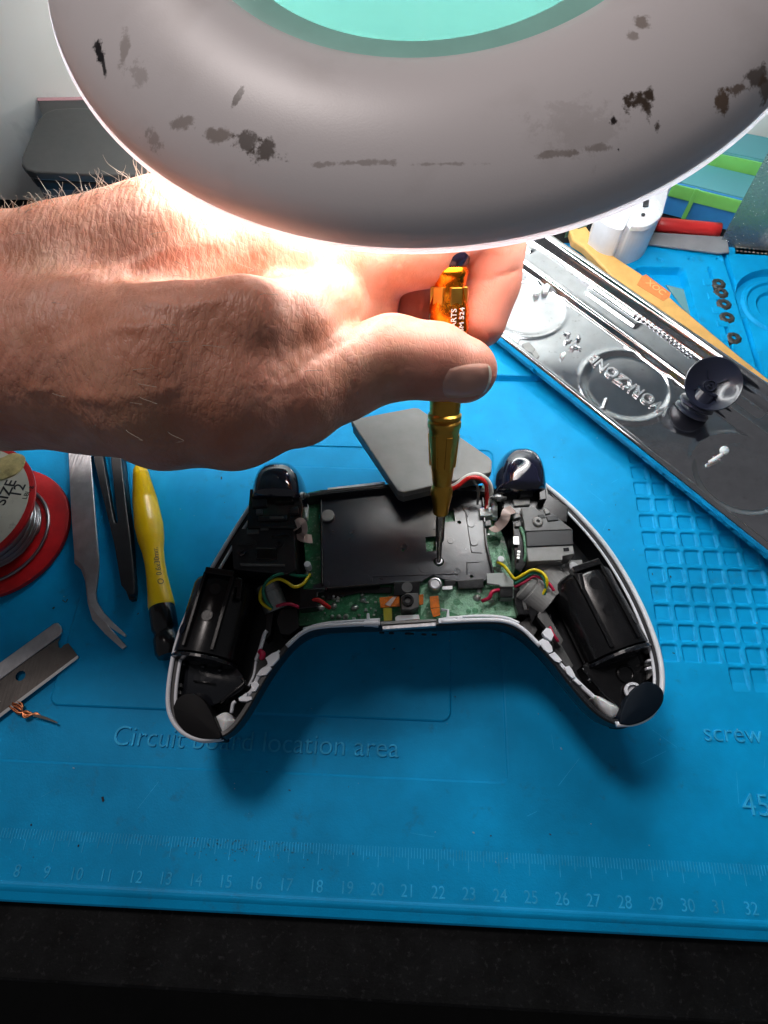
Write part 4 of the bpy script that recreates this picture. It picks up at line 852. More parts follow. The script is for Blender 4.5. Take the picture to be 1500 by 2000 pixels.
#@@PART4
# ------------------------------------------------------------------ magnifying lamp
LC = np.array([20.674, 25.60, 15.97]); TA, TB = .25, -.053
ex = np.array([math.cos(TB), 0, -math.sin(TB)]); ey = np.array([0, math.cos(TA), math.sin(TA)]); ey -= ex * (ex @ ey); ey /= np.linalg.norm(ey); en = np.cross(ex, ey)
LM = thing('magnifying_lamp', 'large round white magnifying lamp with a green tinted lens and grimy casing, glowing underneath', 'lamp', LC)
def ll(prof, name, m, n=160, smooth=True, par=LM, es=40):
    V, F = lathe_vf(prof, LC, axis=en, n=n, xdir=ex); F = F; o = obj(name, V, F, m, par, smooth=smooth)
    if smooth: e = o.modifiers.new('edge', 'EDGE_SPLIT'); e.split_angle = math.radians(es)
    return o
def casing_mat():
    m = mat('lamp_casing', (.80, .75, .75), .38, bump=.06, bscale=20); nt = m.node_tree; b = nt.nodes['Principled BSDF']; L = nt.links.new; N = nt.nodes.new
    geo = N('ShaderNodeNewGeometry'); tc = N('ShaderNodeTexCoord')
    n = N('ShaderNodeTexNoise'); n.inputs['Scale'].default_value = 210; n.inputs['Detail'].default_value = 9; n.inputs['Roughness'].default_value = .74; L(tc.outputs['Object'], n.inputs['Vector'])
    def cas(u, v):   # where that spot lies on the casing's surface
        o = ray(u, v); best = None
        for t in np.linspace(8, 24, 700):
            q = CAM + o * t - LC; h = q @ en; r = math.hypot(q @ ex, q @ ey)
            hh = np.interp(r, PR, PH, left=-9, right=-9)
            if h < hh: return CAM + o * t
        return None
    out = None; cur = (.80, .75, .75, 1)
    def spot(p, rad, str_, col, stretch=(1, 1), ang=0):
        nonlocal out
        sb = N('ShaderNodeVectorMath'); sb.operation = 'SUBTRACT'; L(geo.outputs['Position'], sb.inputs[0]); sb.inputs[1].default_value = [float(a) * U for a in p]
        mp = N('ShaderNodeMapping'); mp.vector_type = 'TEXTURE'; mp.inputs['Rotation'].default_value = (0, 0, ang); mp.inputs['Scale'].default_value = (stretch[0], stretch[1], 2.0); L(sb.outputs[0], mp.inputs[0])
        ln = N('ShaderNodeVectorMath'); ln.operation = 'LENGTH'; L(mp.outputs[0], ln.inputs[0])
        md = N('ShaderNodeMath'); md.operation = 'MULTIPLY_ADD'; L(n.outputs['Fac'], md.inputs[0]); md.inputs[1].default_value = -rad * U * 4.6; 
        L(ln.outputs['Value'], md.inputs[2])
        mr = N('ShaderNodeMapRange'); mr.inputs[1].default_value = -rad * U * 1.15; mr.inputs[2].default_value = -rad * U * 1.6; mr.inputs[3].default_value = 0; mr.inputs[4].default_value = str_; L(md.outputs[0], mr.inputs[0])
        mx = N('ShaderNodeMix'); mx.data_type = 'RGBA'; L(mr.outputs[0], mx.inputs[0])
        if out is None: mx.inputs[6].default_value = cur
        else: L(out, mx.inputs[6])
        mx.inputs[7].default_value = (*col, 1); out = mx.outputs[2]
    g1 = (.075, .05, .035); g2 = (.20, .145, .11); bl = (.012, .008, .010); ru = (.12, .06, .02)
    for (u, v, rad, s_, c_, st, an) in [
        (193, 103, .20, 1, bl, (.7, 1.3), .3), (203, 130, .13, .95, bl, (.5, 2.2), .25), (241, 100, .25, .5, g2, (.6, 2.0), 0), (270, 150, .22, .35, g2, (1, 1.8), .3),
        (465, 190, .14, .8, g1, (.5, 2.4), -.5), (360, 240, .22, .6, g2, (1.5, .6), -.2), (430, 262, .22, .7, g2, (1.7, .6), -.3), (480, 275, .24, .8, g1, (1.6, .7), -.3), (525, 295, .24, .85, g1, (1.4, .9), -.3), (700, 318, .16, .5, g2, (6, .4), -.05), (860, 322, .13, .45, g2, (6, .35), .0), (1080, 303, .15, .6, g2, (4, .4), .12), (1170, 290, .12, .5, g2, (3, .5), .2),
        (1252, 48, .20, .75, g2, (.9, 1.0), 0), (1236, 70, .18, .6, g2, (1, .8), 0), (1250, 198, .27, 1, g1, (1.5, .8), .2), (1268, 186, .18, 1, g1, (1, 1), .2), (1266, 215, .13, .9, g1, (.6, 1.5), .2), (1197, 237, .09, 1, bl, (.8, 1), -.5), (1285, 247, .11, .9, g1, (.8, 1.1), 0), (1208, 292, .04, 1, bl, (1, 1), 0),
        (1412, 194, .18, .9, ru, (.9, 1.1), -.3), (1440, 175, .17, .8, ru, (2, .6), .6), (1478, 150, .2, .9, g1, (1.8, .8), .6), (1494, 170, .2, .8, ru, (1, 1), 0), (870, 108, .16, .5, g1, (3, .5), 0), (300, 275, .2, .4, ru, (1.5, .8), -.6), (1130, 250, .5, .18, g2, (2, 1), 0)]:
        p = cas(u, v)
        if p is not None: spot(p, rad, s_, c_, st, an)
    n2 = N('ShaderNodeTexNoise'); n2.inputs['Scale'].default_value = 45; n2.inputs['Detail'].default_value = 6; L(tc.outputs['Object'], n2.inputs['Vector'])
    mr = N('ShaderNodeMapRange'); mr.inputs[1].default_value = .55; mr.inputs[2].default_value = .85; mr.inputs[4].default_value = .4; L(n2.outputs['Fac'], mr.inputs[0])
    mx = N('ShaderNodeMix'); mx.data_type = 'RGBA'; L(mr.outputs[0], mx.inputs[0]); L(out, mx.inputs[6]); mx.inputs[7].default_value = (.46, .40, .37, 1); L(mx.outputs[2], b.inputs['Base Color'])
    return m
OP = [(6.90, .1), (6.91, .68), (7.0, .84), (7.3, .98), (8.0, 1.10), (8.8, 1.10), (9.6, .96), (10.3, .72), (10.85, .42), (11.22, .08), (11.38, -.20), (11.40, -.33)]
PR = [a for a, b in OP]; PH = [b for a, b in OP]
prof = OP + [(11.28, -.33), (11.2, -.1), (10.8, .25), (10.2, .55), (9.4, .78), (8.0, .9), (7.2, .8), (7.05, .1), (6.90, .1)]
ll(prof, 'casing', casing_mat(), 192)
dm = bpy.data.materials.new('diffuser'); dm.use_nodes = True; nt = dm.node_tree; nt.nodes.clear(); o_ = nt.nodes.new('ShaderNodeOutputMaterial'); a_ = nt.nodes.new('ShaderNodeBsdfTranslucent'); b_ = nt.nodes.new('ShaderNodeBsdfDiffuse'); x_ = nt.nodes.new('ShaderNodeMixShader')
a_.inputs[0].default_value = (.95, .95, .98, 1); b_.inputs[0].default_value = (.9, .9, .92, 1); x_.inputs[0].default_value = .35; nt.links.new(a_.outputs[0], x_.inputs[1]); nt.links.new(b_.outputs[0], x_.inputs[2]); nt.links.new(x_.outputs[0], o_.inputs[0])
ll([(11.28, -.335), (11.44, -.335), (11.48, -.39), (11.46, -.47), (11.28, -.47), (11.28, -.335)], 'diffuser_rim', dm, 192)
ll([(5.98, .30), (6.03, .46), (6.15, .50), (6.80, .62), (6.89, .62), (6.89, .5), (6.2, .38), (6.08, .25), (5.98, .30)], 'lens_bezel', M['bezel'], 128)
gm = bpy.data.materials.new('green_glass'); gm.use_nodes = True; b = gm.node_tree.nodes['Principled BSDF']; b.inputs['Base Color'].default_value = (.17, .48, .42, 1); b.inputs['Transmission Weight'].default_value = 1; b.inputs['Roughness'].default_value = .06; b.inputs['IOR'].default_value = 1.3
ll([(0, .50), (3, .44), (5.2, .36), (5.97, .33), (5.97, .22), (5.2, .10), (3, .02), (0, -.02)], 'lens', gm, 96)
tm = bpy.data.materials.new('lamp_tube'); tm.use_nodes = True; nt = tm.node_tree; nt.nodes.clear(); o_ = nt.nodes.new('ShaderNodeOutputMaterial'); e_ = nt.nodes.new('ShaderNodeEmission'); e_.inputs[0].default_value = (.97, 1.0, .99, 1); e_.inputs[1].default_value = TUBE_STRENGTH; nt.links.new(e_.outputs[0], o_.inputs[0])
ll([(9.3 + .30 * math.cos(a), -.28 + .30 * math.sin(a)) for a in np.linspace(0, 2 * PI, 15)], 'light_tube', tm, 96)
arm0 = LC + ey * 11.2 + en * .3
MB().tube([arm0 - ey * .3, arm0 + ey * 1.5 + en * .4, arm0 + ey * 4 + en * 5, arm0 + ey * 5 + en * 14, arm0 + ey * 9 + en * 30], .9, 14).build('lamp_arm', M['greyl'], LM, smooth=True)
# ------------------------------------------------------------------ polished metal tray with screws
TZ = .34
A0, A1 = P(985, 664, .9 + TZ), P(1500, 1074, .9 + TZ); te = (A1 - A0); te /= np.linalg.norm(te); tp = np.cross([0, 0, 1.], te)   # tp points to the far side
Lp = lambda u, v, z: (lambda q: ((q - A0) @ te, (q - A0) @ tp))(P(u, v, z + TZ))
print('tray far', Lp(1062, 455, .9), Lp(1500, 735, .9), 'ridge', Lp(1130, 570, .6), Lp(1345, 757, .6), 'circ', Lp(1040, 597, .3), Lp(1222, 748, .3), Lp(1440, 915, .3), 'text', Lp(1290, 800, .3), Lp(1172, 703, .3))
WF = (Lp(1062, 455, .9)[1] + Lp(1500, 735, .9)[1]) / 2; WR = (Lp(1130, 570, .6)[1] + Lp(1345, 757, .6)[1]) / 2
TB0 = 1.0
def tray_h(s, w):
    h = np.interp(w, [0, .05, .12, .3, .42, .62, WR - .28, WR - .12, WR + .12, WR + .32, WF - .62, WF - .38, WF - .22, WF - .04, WF], [.40, .8, .92, .92, .78, .30, .30, .62, .66, .34, .34, .80, .92, .88, .15])
    for (cs, cw, r, dep) in CI:
        d = np.hypot(s - cs, (w - cw)); h = h + dep * np.exp(-((d - r) / .16) ** 2) * (w < WR - .2) * (w > .6) - .06 * step(d - r, .3) * (w < WR - .2) * (w > .6)
    d1 = np.abs(w - (WR + WF) / 2) / .34; h = h + .10 * (d1 < 1) * (1 - d1 ** 2) * (np.sin(s * .9) > .1)
    return h
CI = [(*Lp(1028, 600, .3), 1.9, .05), (*Lp(1224, 752, .3), 2.02, .05), (*Lp(1446, 925, .3), 2.0, .05)]
ss = np.arange(-9, 17.5, .09); ws = np.array(sorted(set(np.round(np.concatenate([np.arange(0, WF, .07), [0, .05, .12, WF - .04, WF]]), 3))))
SS, WW = np.meshgrid(ss, ws); HH = tray_h(SS, WW)
TV = A0[None] * [1, 1, 0] + SS.ravel()[:, None] * te * [1, 1, 0] + WW.ravel()[:, None] * tp * [1, 1, 0]; TV[:, 2] = HH.ravel() + TZ
TILT = .0
n0, n1 = SS.shape; I2 = np.arange(n0 * n1).reshape(n0, n1); TF = np.stack([I2[:-1, :-1].ravel(), I2[:-1, 1:].ravel(), I2[1:, 1:].ravel(), I2[1:, :-1].ravel()], 1)
TR = thing('metal_tray', 'long polished metal tray with embossed circles and lettering, lying diagonally over the blue mat', 'tray', P(1250, 780, 0))
to = obj('tray_sheet', TV, TF.tolist(), M['chrome'], TR, smooth=True); so_ = to.modifiers.new('thick', 'SOLIDIFY'); so_.thickness = .05 * U; so_.offset = -1
def TP(u, v, z): return P(u, v, z)
letter = mat('bright_relief', (.85, .86, .88), .32, 1)
c1, c2 = P(1291, 797, .28 + TZ), P(1166, 706, .28 + TZ); 
text('embossed_lettering', 'WORKZONE', .76, (c1 + c2) / 2 * [1, 1, 0] + [0, 0, .27 + TZ], (c2 - c1) * [1, 1, 0], letter, TR, h=.09, bold=.012, sx=1.0)
text('embossed_lettering', '®', .3, P(1160, 703, .28) * [1, 1, 0] + [0, 0, .24 + TZ], (c2 - c1) * [1, 1, 0], letter, TR, h=.06)
c1, c2 = P(1340, 700, .5), P(1240, 618, .5)
text('embossed_lettering', 'COLLECTION TRAY', .34, (c1 + c2) / 2 * [1, 1, 0] + [0, 0, .44], (c2 - c1) * [1, 1, 0], M['steel'], TR, h=.04) if False else None
lt = MB()
for k in range(15):
    t = k / 14; q = P(1240 + t * 105, 620 + t * 82, .45); lt.box((q[0], q[1], .44 + TZ), (.14, .2, .02), xd=te)
lt.each('embossed_relief', M['chrome'], TR, bevel=.03)
# screws and bits lying in the tray
def screw(name, head_r, L, m, label, at, ang, tilt, r=.055, pan=True):
    o = MB()
    d = np.array([math.cos(ang) * math.cos(tilt), math.sin(ang) * math.cos(tilt), math.sin(tilt)]); o_ = np.array(at, float)
    T_ = thing(name, label, 'screw', at, 'loose screws in the metal tray')
    MB().lathe([(0, 0), (head_r * .8, 0), (head_r, .04), (head_r, .10), (0, .10)], o_, axis=d, n=18).build('screw_head', m, T_, smooth=False)
    pr = [(0, .1), (r, .1)]
    n_ = int(L / .06)
    for k in range(n_): pr += [(r, .12 + k * .06), (r * 1.3, .15 + k * .06)]
    pr += [(r, .12 + n_ * .06), (0, L + .2)]
    MB().lathe(pr, o_, axis=d, n=12).build('threaded_shank', m, T_, smooth=True)
    return T_
zs = .36 + TZ
sc = screw('screw', .12, .22, M['steel'], 'small steel screw at the left of the screw pile in the metal tray', P(1103, 668, zs), .3, .0)
for (u, v, a, l) in [(1113, 655, 2.2, 'small steel screw at the back of the screw pile in the metal tray'), (1122, 676, -.8, 'small steel screw in the middle of the screw pile in the metal tray'), (1130, 664, 1.2, 'small steel screw at the right of the screw pile in the metal tray'), (1116, 682, .7, 'small steel screw at the front of the screw pile in the metal tray')]:
    c = copy_tree(sc); c.location = Vector(P(u, v, zs + .02)) * U; c.rotation_euler = (0, 0, a); c['label'] = l
screw('screw', .14, .42, M['gold'] if False else M['steel'], 'pointed brassy screw standing near the front edge of the metal tray', P(1176, 800, zs), 1.2, .35, r=.08)
T_ = thing('plastic_peg', 'translucent white plastic peg with a round head lying in the end circle of the tray', 'peg', P(1400, 900, .3), None)
MB().tube([P(1386, 903, .38 + TZ), P(1398, 896, .42 + TZ), P(1410, 888, .5 + TZ)], .09, 10, smooth=False).build('peg_shaft', M['white2'], T_, smooth=True)
MB().lathe([(0, .08), (.14, .05), (.20, 0), (.14, -.05), (0, -.08)], P(1415, 880, .58 + TZ), axis=(-.2, -.4, .9), n=20).build('peg_head', M['white2'], T_, smooth=True)
for k, (q, l) in enumerate([([(1043, 565), (1050, 556), (1058, 560), (1055, 572), (1046, 574)], 'frosted plastic cap, left of the pair in the back circle of the tray'), ([(1060, 558), (1068, 552), (1075, 558), (1070, 570), (1062, 570)], 'frosted plastic cap, right of the pair in the back circle of the tray'), ([(991, 655), (1004, 650), (1016, 662), (1010, 670), (996, 664)], 'frosted plastic clip against the near lip of the tray, furthest left'), ([(1020, 672), (1034, 668), (1046, 682), (1038, 688), (1026, 684)], 'grey metal clip against the near lip of the tray'), ([(1038, 688), (1048, 684), (1054, 696), (1046, 700)], 'small grey clip beside the larger one near the tray lip'), ([(1095, 690), (1103, 686), (1106, 690), (1100, 697)], 'tiny white chip in front of the pile of screws')]):
    V, F = prism_vf(q, .52 + TZ, .16); tag(obj('plastic_clip', V, F, M['white2'] if k in (0, 1, 2, 5) else M['greyl'], None, smooth=False, bevel=.02), l, 'clip', 'small clips and caps in the tray')
# thumbstick part standing on the tray
SK = thing('thumbstick_cap', 'dark navy thumbstick part with a hollow dish facing up, standing on the metal tray', 'thumbstick', P(1345, 800, .3))
pb = P(1348, 806, .35 + TZ); pt = P(1389, 752, 1.6 + TZ); ax_ = (pt - pb); Ls = np.linalg.norm(ax_)
vw = np.array([-.15, -.45, .88])
nb = mat('navy_plastic', (.012, .014, .028), .28, coat=.3)
MB().lathe([(0, 0), (.66, 0), (.78, .06), (.78, .16), (.66, .24), (.68, .34), (.80, .42), (.78, .54), (.6, .62), (.44, Ls * .8), (.5, Ls - .25), (0, Ls - .25)], pb, axis=ax_, n=36).build('stem', nb, SK, smooth=True).modifiers.new('edge', 'EDGE_SPLIT').split_angle = math.radians(40)
ds = MB().lathe([(0, -.3), (.55, -.28), (.95, -.05), (1.14, .22), (1.19, .30), (1.15, .33), (1.09, .28), (.82, .02), (.45, -.14), (.25, -.18), (.25, -.02), (.20, -.02), (.20, -.16), (.09, -.16), (.09, .0), (.05, .0), (.05, -.2), (0, -.2)], pt, axis=vw, n=48).build('dish', nb, SK, smooth=True); ds.modifiers.new('edge', 'EDGE_SPLIT').split_angle = math.radians(40)
x_, y_, z_ = frame(vw); r_ = MB()
for a in (.6, 2.1, 3.7, 5.3): d_ = x_ * math.cos(a) + y_ * math.sin(a); r_.box(pt + d_ * .48 + z_ * -.08, (.5, .03, .12), xd=d_ + z_ * .35, zd=z_)
r_.each('dish_rib', nb, ds)
# ------------------------------------------------------------------ left side tools
SP = P(-3, 1040, 0); SPR = 3.05; HT = 2.55
SL = thing('solder_spool', 'red plastic spool of solder wire with a worn white paper label, at the left edge', 'spool', SP)
q = MB().lathe([(0, 0), (SPR, 0), (SPR + .03, .1), (SPR, .22), (SPR - .12, .26), (1.3, .2), (0, .2)], SP, n=72).build('lower_flange', M['spool'], SL, smooth=True); q.modifiers.new('edge', 'EDGE_SPLIT').split_angle = math.radians(40)
UR = 2.85
MB().lathe([(1.55, .2), (1.5, HT - .2)], SP, n=40).build('hub', M['spool'], SL, smooth=True)
q = MB().lathe([(0, HT - .22), (UR - .05, HT - .22), (UR, HT - .12), (UR, HT - .03), (UR - .08, HT), (0, HT)], SP, n=72).build('upper_flange', M['spool'], SL, smooth=True); q.modifiers.new('edge', 'EDGE_SPLIT').split_angle = math.radians(40)
lb = MB().lathe([(0, HT), (UR - .22, HT), (UR - .22, HT + .015), (0, HT + .015)], SP, n=72).build('paper_label', M['paper'], SL)
wc = []
for lay in range(3):
    for i in range(0, 15 * 22):
        t = i / 22; a = 2 * PI * t; r = 1.66 + lay * .13 + .02 * math.sin(t * 3); wc.append(SP + np.array([r * math.cos(a), r * math.sin(a), .34 + (t * .13 if lay % 2 == 0 else (15 - t) * .13)]))
MB().tube(wc, .065, 6, smooth=False).build('solder_coil', M['wire'], SL, smooth=True)
lw = [SP + np.array([r * math.cos(a), r * math.sin(a), .33]) for r, a in zip(np.linspace(2.1, 2.6, 26), np.linspace(1.5, -2.2, 26))]
MB().tube(lw, .07, 8, smooth=False).build('loose_wire', M['wire'], SL, smooth=True)
zt = HT + .015; yv = np.array([.12, 1, 0])
for s_, u, v, sz, bo in (('SIZE', 12, 962, .62, .012), ('12', 36, 958, .62, .008), ('LBL g', 54, 962, .27, 0)): text('label_print', s_, sz, P(u, v, zt), yv, M['ink'], lb, h=.008, bold=bo)
V, F = pad_vf([(-30, 900), (0, 895), (25, 885), (46, 890), (48, 905), (38, 920), (22, 930), (-5, 938), (-30, 930)], zt + .04, .035, .05, 5); obj('torn_tape', V, F, M['tape'], lb)
TW = thing('metal_tweezers', 'flat steel tweezers with a bent fine tip, beside the red solder spool', 'tweezers', P(160, 1000, 0), 'tweezers left of the controller')
def strip_solid(L_, R_, th):
    n = len(L_); V = [P(*q) for q in L_] + [P(*q) for q in R_]; V += [v - np.array([0, 0, th]) for v in V]; F = []
    for i in range(n - 1): F += [(i, i + 1, n + i + 1, n + i), (2 * n + i, 3 * n + i, 3 * n + i + 1, 2 * n + i + 1), (i, 2 * n + i, 2 * n + i + 1, i + 1), (n + i, n + i + 1, 3 * n + i + 1, 3 * n + i)]
    F += [(0, n, 3 * n, 2 * n), (n - 1, 3 * n - 1, 4 * n - 1, 2 * n - 1)]; return V, F
V, F = strip_solid([(120, 560, .5), (124, 700, .66), (134, 892, .85), (138, 985, .88), (145, 1090, .88), (160, 1101, .88), (168, 1121, .87), (171, 1160, .82), (176, 1182, .75), (192, 1204, .58), (216, 1226, .4), (244, 1244, .25)], [(165, 560, .5), (168, 700, .66), (177, 892, .85), (184, 985, .88), (193, 1092, .88), (193, 1106, .88), (192, 1122, .87), (187, 1158, .82), (189, 1174, .75), (202, 1196, .58), (222, 1217, .4), (247, 1240, .25)], .09)
obj('upper_arm', V, F, M['steel'], TW, bevel=.015)
V, F = strip_solid([(118, 562, .4), (124, 705, .35), (138, 893, .2), (142, 1000, .18), (145, 1100, .18), (158, 1112, .18), (166, 1135, .18), (171, 1178, .18), (180, 1210, .16), (205, 1238, .14), (239, 1268, .12)], [(163, 562, .4), (166, 705, .35), (170, 893, .2), (176, 1000, .18), (180, 1092, .18), (184, 1120, .18), (186, 1150, .18), (189, 1185, .18), (198, 1205, .16), (216, 1228, .14), (247, 1262, .12)], .09)
obj('lower_arm', V, F, M['steel'], TW, bevel=.015)
TK = thing('plastic_tweezers', 'black plastic tweezers with a blunt tapered tip, beside the steel tweezers', 'tweezers', P(235, 1000, 0), 'tweezers left of the controller')
tbody = MB().prism([(184, 903), (160, 720), (176, 718), (203, 905), (221, 1008), (224, 1020), (228, 1022), (229, 1014), (217, 906), (200, 720), (218, 718), (238, 906), (247, 990), (254, 1045), (260, 1100), (264, 1150), (262, 1160), (252, 1162), (236, 1142), (222, 1060)], .72, .34).build('upper_body', M['blackm'], TK, bevel=.04)
MB().prism([(224, 903), (206, 720), (222, 720), (243, 903), (258, 1045), (265, 1150), (263, 1170), (252, 1172), (244, 1150), (240, 1060)], .36, .3).build('lower_body', M['blackm'], TK, bevel=.04)
YS = thing('screwdriver', 'small screwdriver with a ribbed yellow handle and black swivel cap, left of the controller', 'screwdriver', P(300, 1060, 0))
ya, yb = P(273, 912, .62), P(331, 1282, .62); yd_ = yb - ya; YL = np.linalg.norm(yd_); yd_ /= YL
def prof_y(t0, t1, rs):  # rs: list of (fraction, radius)
    return [(r, f * YL) for f, r in rs if t0 <= f <= t1]
hp = [(0, 0), (0, .22), (.02, .30), (.05, .34)]
rp = []
for k in range(60):
    f = .05 + k * .0072; r = np.interp(f, [.05, .2, .34, .42, .48], [.34, .50, .57, .52, .43]); rp += [(f, r), (f + .0036, r - .012)]
tail = [(.49, .42), (.55, .39), (.62, .40), (.70, .45), (.755, .50), (.77, .49), (.77, 0)]
q = MB().lathe([(r, f * YL) for f, r in hp[0:1] + hp[1:] + rp + tail], ya, axis=yd_, n=36).build('handle', M['yel'], YS, smooth=True); q.modifiers.new('edge', 'EDGE_SPLIT').split_angle = math.radians(50)
MB().lathe([(0, .765 * YL), (.47, .765 * YL), (.50, .79 * YL), (.50, .87 * YL), (.44, .885 * YL), (.44, .90 * YL), (.5, .915 * YL), (.50, .98 * YL), (.42, 1.0 * YL), (0, 1.0 * YL)], ya, axis=yd_, n=36).build('swivel_cap', M['blackg'], YS, smooth=True).modifiers.new('edge', 'EDGE_SPLIT').split_angle = math.radians(40)
up_ = CAM - (ya + yd_ * YL * .6); up_ -= yd_ * (up_ @ yd_); up_ /= np.linalg.norm(up_); sd_ = np.cross(yd_, up_)
nn_ = up_ * math.cos(.25) + sd_ * math.sin(-.25) * (1 if sd_[0] < 0 else -1)
text('handle_print', '0.6x30mm', .30, ya + yd_ * YL * .56 + nn_ * .405, -yd_, M['yink'], YS, h=.01, zd=nn_)
q_ = MB().lathe([(.09, 0), (.12, 0), (.12, .01), (.09, .01), (.09, 0)], ya + yd_ * YL * .665 + nn_ * .435, axis=nn_, n=20); q_.build('handle_print', M['yink'], YS)
MB().tube([ya, ya - yd_ * 2.4], .1, 8, smooth=False).build('blade', M['shaft'], YS)
RB = thing('razor_blade', 'single edged razor blade with a folded steel spine, at the left edge of the mat', 'blade', P(50, 1320, 0))
V, F = prism_holes([(-70, 1376), (118, 1244), (113, 1254), (114, 1264), (119, 1266), (124, 1260), (133, 1256), (151, 1280), (-70, 1446)], [circ_pts(40, 1320, .12, .19)], .12, .03); obj('blade', V, F, M['steeld'], RB)
MB().prism([(-70, 1344), (106, 1217), (112, 1216), (118, 1222), (121, 1232), (118, 1240), (-70, 1379)], .17, .10).build('spine', M['steel'], RB, bevel=.03)
MB().prism([(151, 1280), (153, 1283), (152, 1286), (-70, 1454), (-70, 1445)], .118, .03).build('cutting_edge', M['blade_edge'], RB)
CB = thing('desoldering_braid', 'frayed scrap of copper braid with a dark stiff tail, in front of the razor blade', 'wire scrap', P(60, 1395, 0))
cbm = MB()
for k in range(9):
    o1 = RNG.normal(size=3) * [.05, .06, .02]; cbm.tube([P(20, 1378, .1) + o1, P(36, 1388 + 2 * math.sin(k), .14) + o1 * 1.3, P(52, 1392 + 2 * math.cos(k), .12) - o1, P(68, 1396, .1) + o1 * .4, P(80, 1400, .08)], .035, 5)
cbm.build('braid', M['copper'], CB, smooth=True)
MB().prism([(66, 1393), (90, 1400), (112, 1410), (112, 1413), (88, 1405), (64, 1399)], .14, .03).build('tail', M['shaft'], CB)
# ------------------------------------------------------------------ rear right: brush handle, bits, boxes
BR = [(1112, 446), (1118, 440), (1130, 444), (1142, 436), (1150, 448), (1165, 468), (1182, 486), (1210, 506), (1250, 532), (1290, 562), (1330, 598), (1380, 640), (1440, 690), (1500, 738), (1560, 782), (1552, 800), (1500, 758), (1440, 712), (1378, 668), (1320, 632), (1262, 590), (1212, 560), (1180, 522), (1140, 482), (1118, 468)]
BH = thing('brush_handle', 'long pale bamboo brush handle with an orange stamp, lying behind the metal tray', 'brush', P(1300, 600, 1.0))
MB().prism(BR, 1.05, .5).build('handle', M['wood'], BH, bevel=.12, seg=3)
MB().prism([(1108, 446), (1112, 432), (1148, 430), (1147, 440), (1130, 446), (1122, 440)], 1.1, .6).build('bristles', mat('green_bristle', (.08, .16, .11), .8, bump=.6, bscale=10), BH)
st = MB().prism([(1253, 540), (1262, 536), (1310, 572), (1308, 580), (1296, 588), (1244, 556)], 1.062, .01).build('stamp', M['stamp'], BH)
a_, b_ = P(1262, 548, 1.066), P(1300, 576, 1.066); text('stamp_print', 'XOC', .50, (a_ + b_) / 2, b_ - a_, M['stampl'], st, h=.006, bold=.01)
# black nozzles in the slots of the storage block
nz = None
for k, (u, v) in enumerate([(1402, 556), (1407, 574), (1413, 596), (1419, 622), (1432, 662)]):
    lab = ['black ribbed nozzle at the back of the row in the blue storage block', 'black ribbed nozzle second from the back in the blue storage block', 'black ribbed nozzle in the middle of the row in the blue storage block', 'black ribbed nozzle fourth from the back in the blue storage block', 'black ribbed nozzle alone at the front of the blue storage block'][k]
    q = P(u, v, .25)
    MB_ = MB().lathe([(0, 0), (.38, 0), (.42, .08), (.42, .2), (.34, .26), (.40, .34), (.40, .5), (.30, .58), (.14, .58), (.12, .45), (0, .45)], (q[0], q[1], -.2), n=9)
    tag(MB_.build('nozzle', M['lead'], None, smooth=False, bevel=.01), lab, 'nozzle', 'black nozzles in the blue block')
sb = MB()
for k in range(5): 
    q = P(1384 + k * 9, 552 + k * 27, .28); sb.box((q[0], q[1], .09), (.62, .46, .5))
sb.each('slot_divider', M['mat_blue'], T if False else bpy.data.objects['repair_mat'], bevel=.06)
V, F = prism_vf([(1300, 556), (1348, 568), (1366, 612), (1364, 628), (1340, 610)], -.05, .02); tag(obj('glass_shard', V, F, mat('smoky_film', (.12, .28, .30), .15, coat=.5)), 'smoky green film lying in the blue compartment beside the brush handle', 'film')
WS = thing('white_shell', 'white rounded gamepad shell half with small holes, behind the lamp edge at the right', 'plastic shell', P(1240, 400, .0))
V, F = pad_vf([(1165, 425), (1190, 443), (1215, 449), (1224, 440), (1232, 446), (1262, 440), (1285, 428), (1297, 405), (1302, 350), (1250, 330), (1180, 380)], 2.6, 2.4, .35, 6); obj('shell', V, F, M['white'], WS, smooth=False, bevel=.12)
V, F = pad_vf([(1232, 442), (1236, 415), (1250, 392), (1268, 383), (1288, 392), (1296, 412), (1284, 430), (1262, 442)], 2.75, .3, .15, 5); obj('raised_pad', V, F, M['white2'], WS, smooth=False, bevel=.05)
MB().prism([(1257, 392), (1268, 390), (1267, 402), (1256, 402)], 3.0, .06).cyl(1256, 420, 2.93, .10, .05, 14).each('hole', M['ink'], WS)
RT = thing('red_handled_tool', 'tool with a red handle and thin steel shaft lying behind the blue mat', 'tool', P(1340, 445, 0))
MB().tube([P(1283, 437, .5), P(1300, 440, .6), P(1405, 450, .6)], .38, 12).build('handle', M['redp'], RT, smooth=True)
MB().tube([P(1215, 433, .5), P(1285, 437, .5)], .12, 8, smooth=False).build('shaft', M['steel'], RT, smooth=True)
V, F = prism_vf([(1192, 452), (1210, 449), (1420, 462), (1425, 492), (1405, 494), (1205, 468), (1190, 462)], .5, .12); tag(obj('spatula', V, F, M['spat'], None, bevel=.04), 'flat grey plastic spatula lying on the bench behind the blue mat', 'spatula')
sx_ = MB().prism([(1434, 468), (1520, 478), (1520, 500), (1436, 496)], .3, .1)
st_ = thing('perforated_strip', 'dark perforated plastic strip behind the blue mat at the right edge', 'strip', P(1470, 485, 0)); sx_.build('strip', M['greyp'], st_)
hl = MB()
for i in range(9):
    for j in range(3): hl.cyl(1440 + i * 8, 476 + j * 7 + i * .8, .3, .06, .012, 8)
hl.each('perforation', M['greyl'], st_)
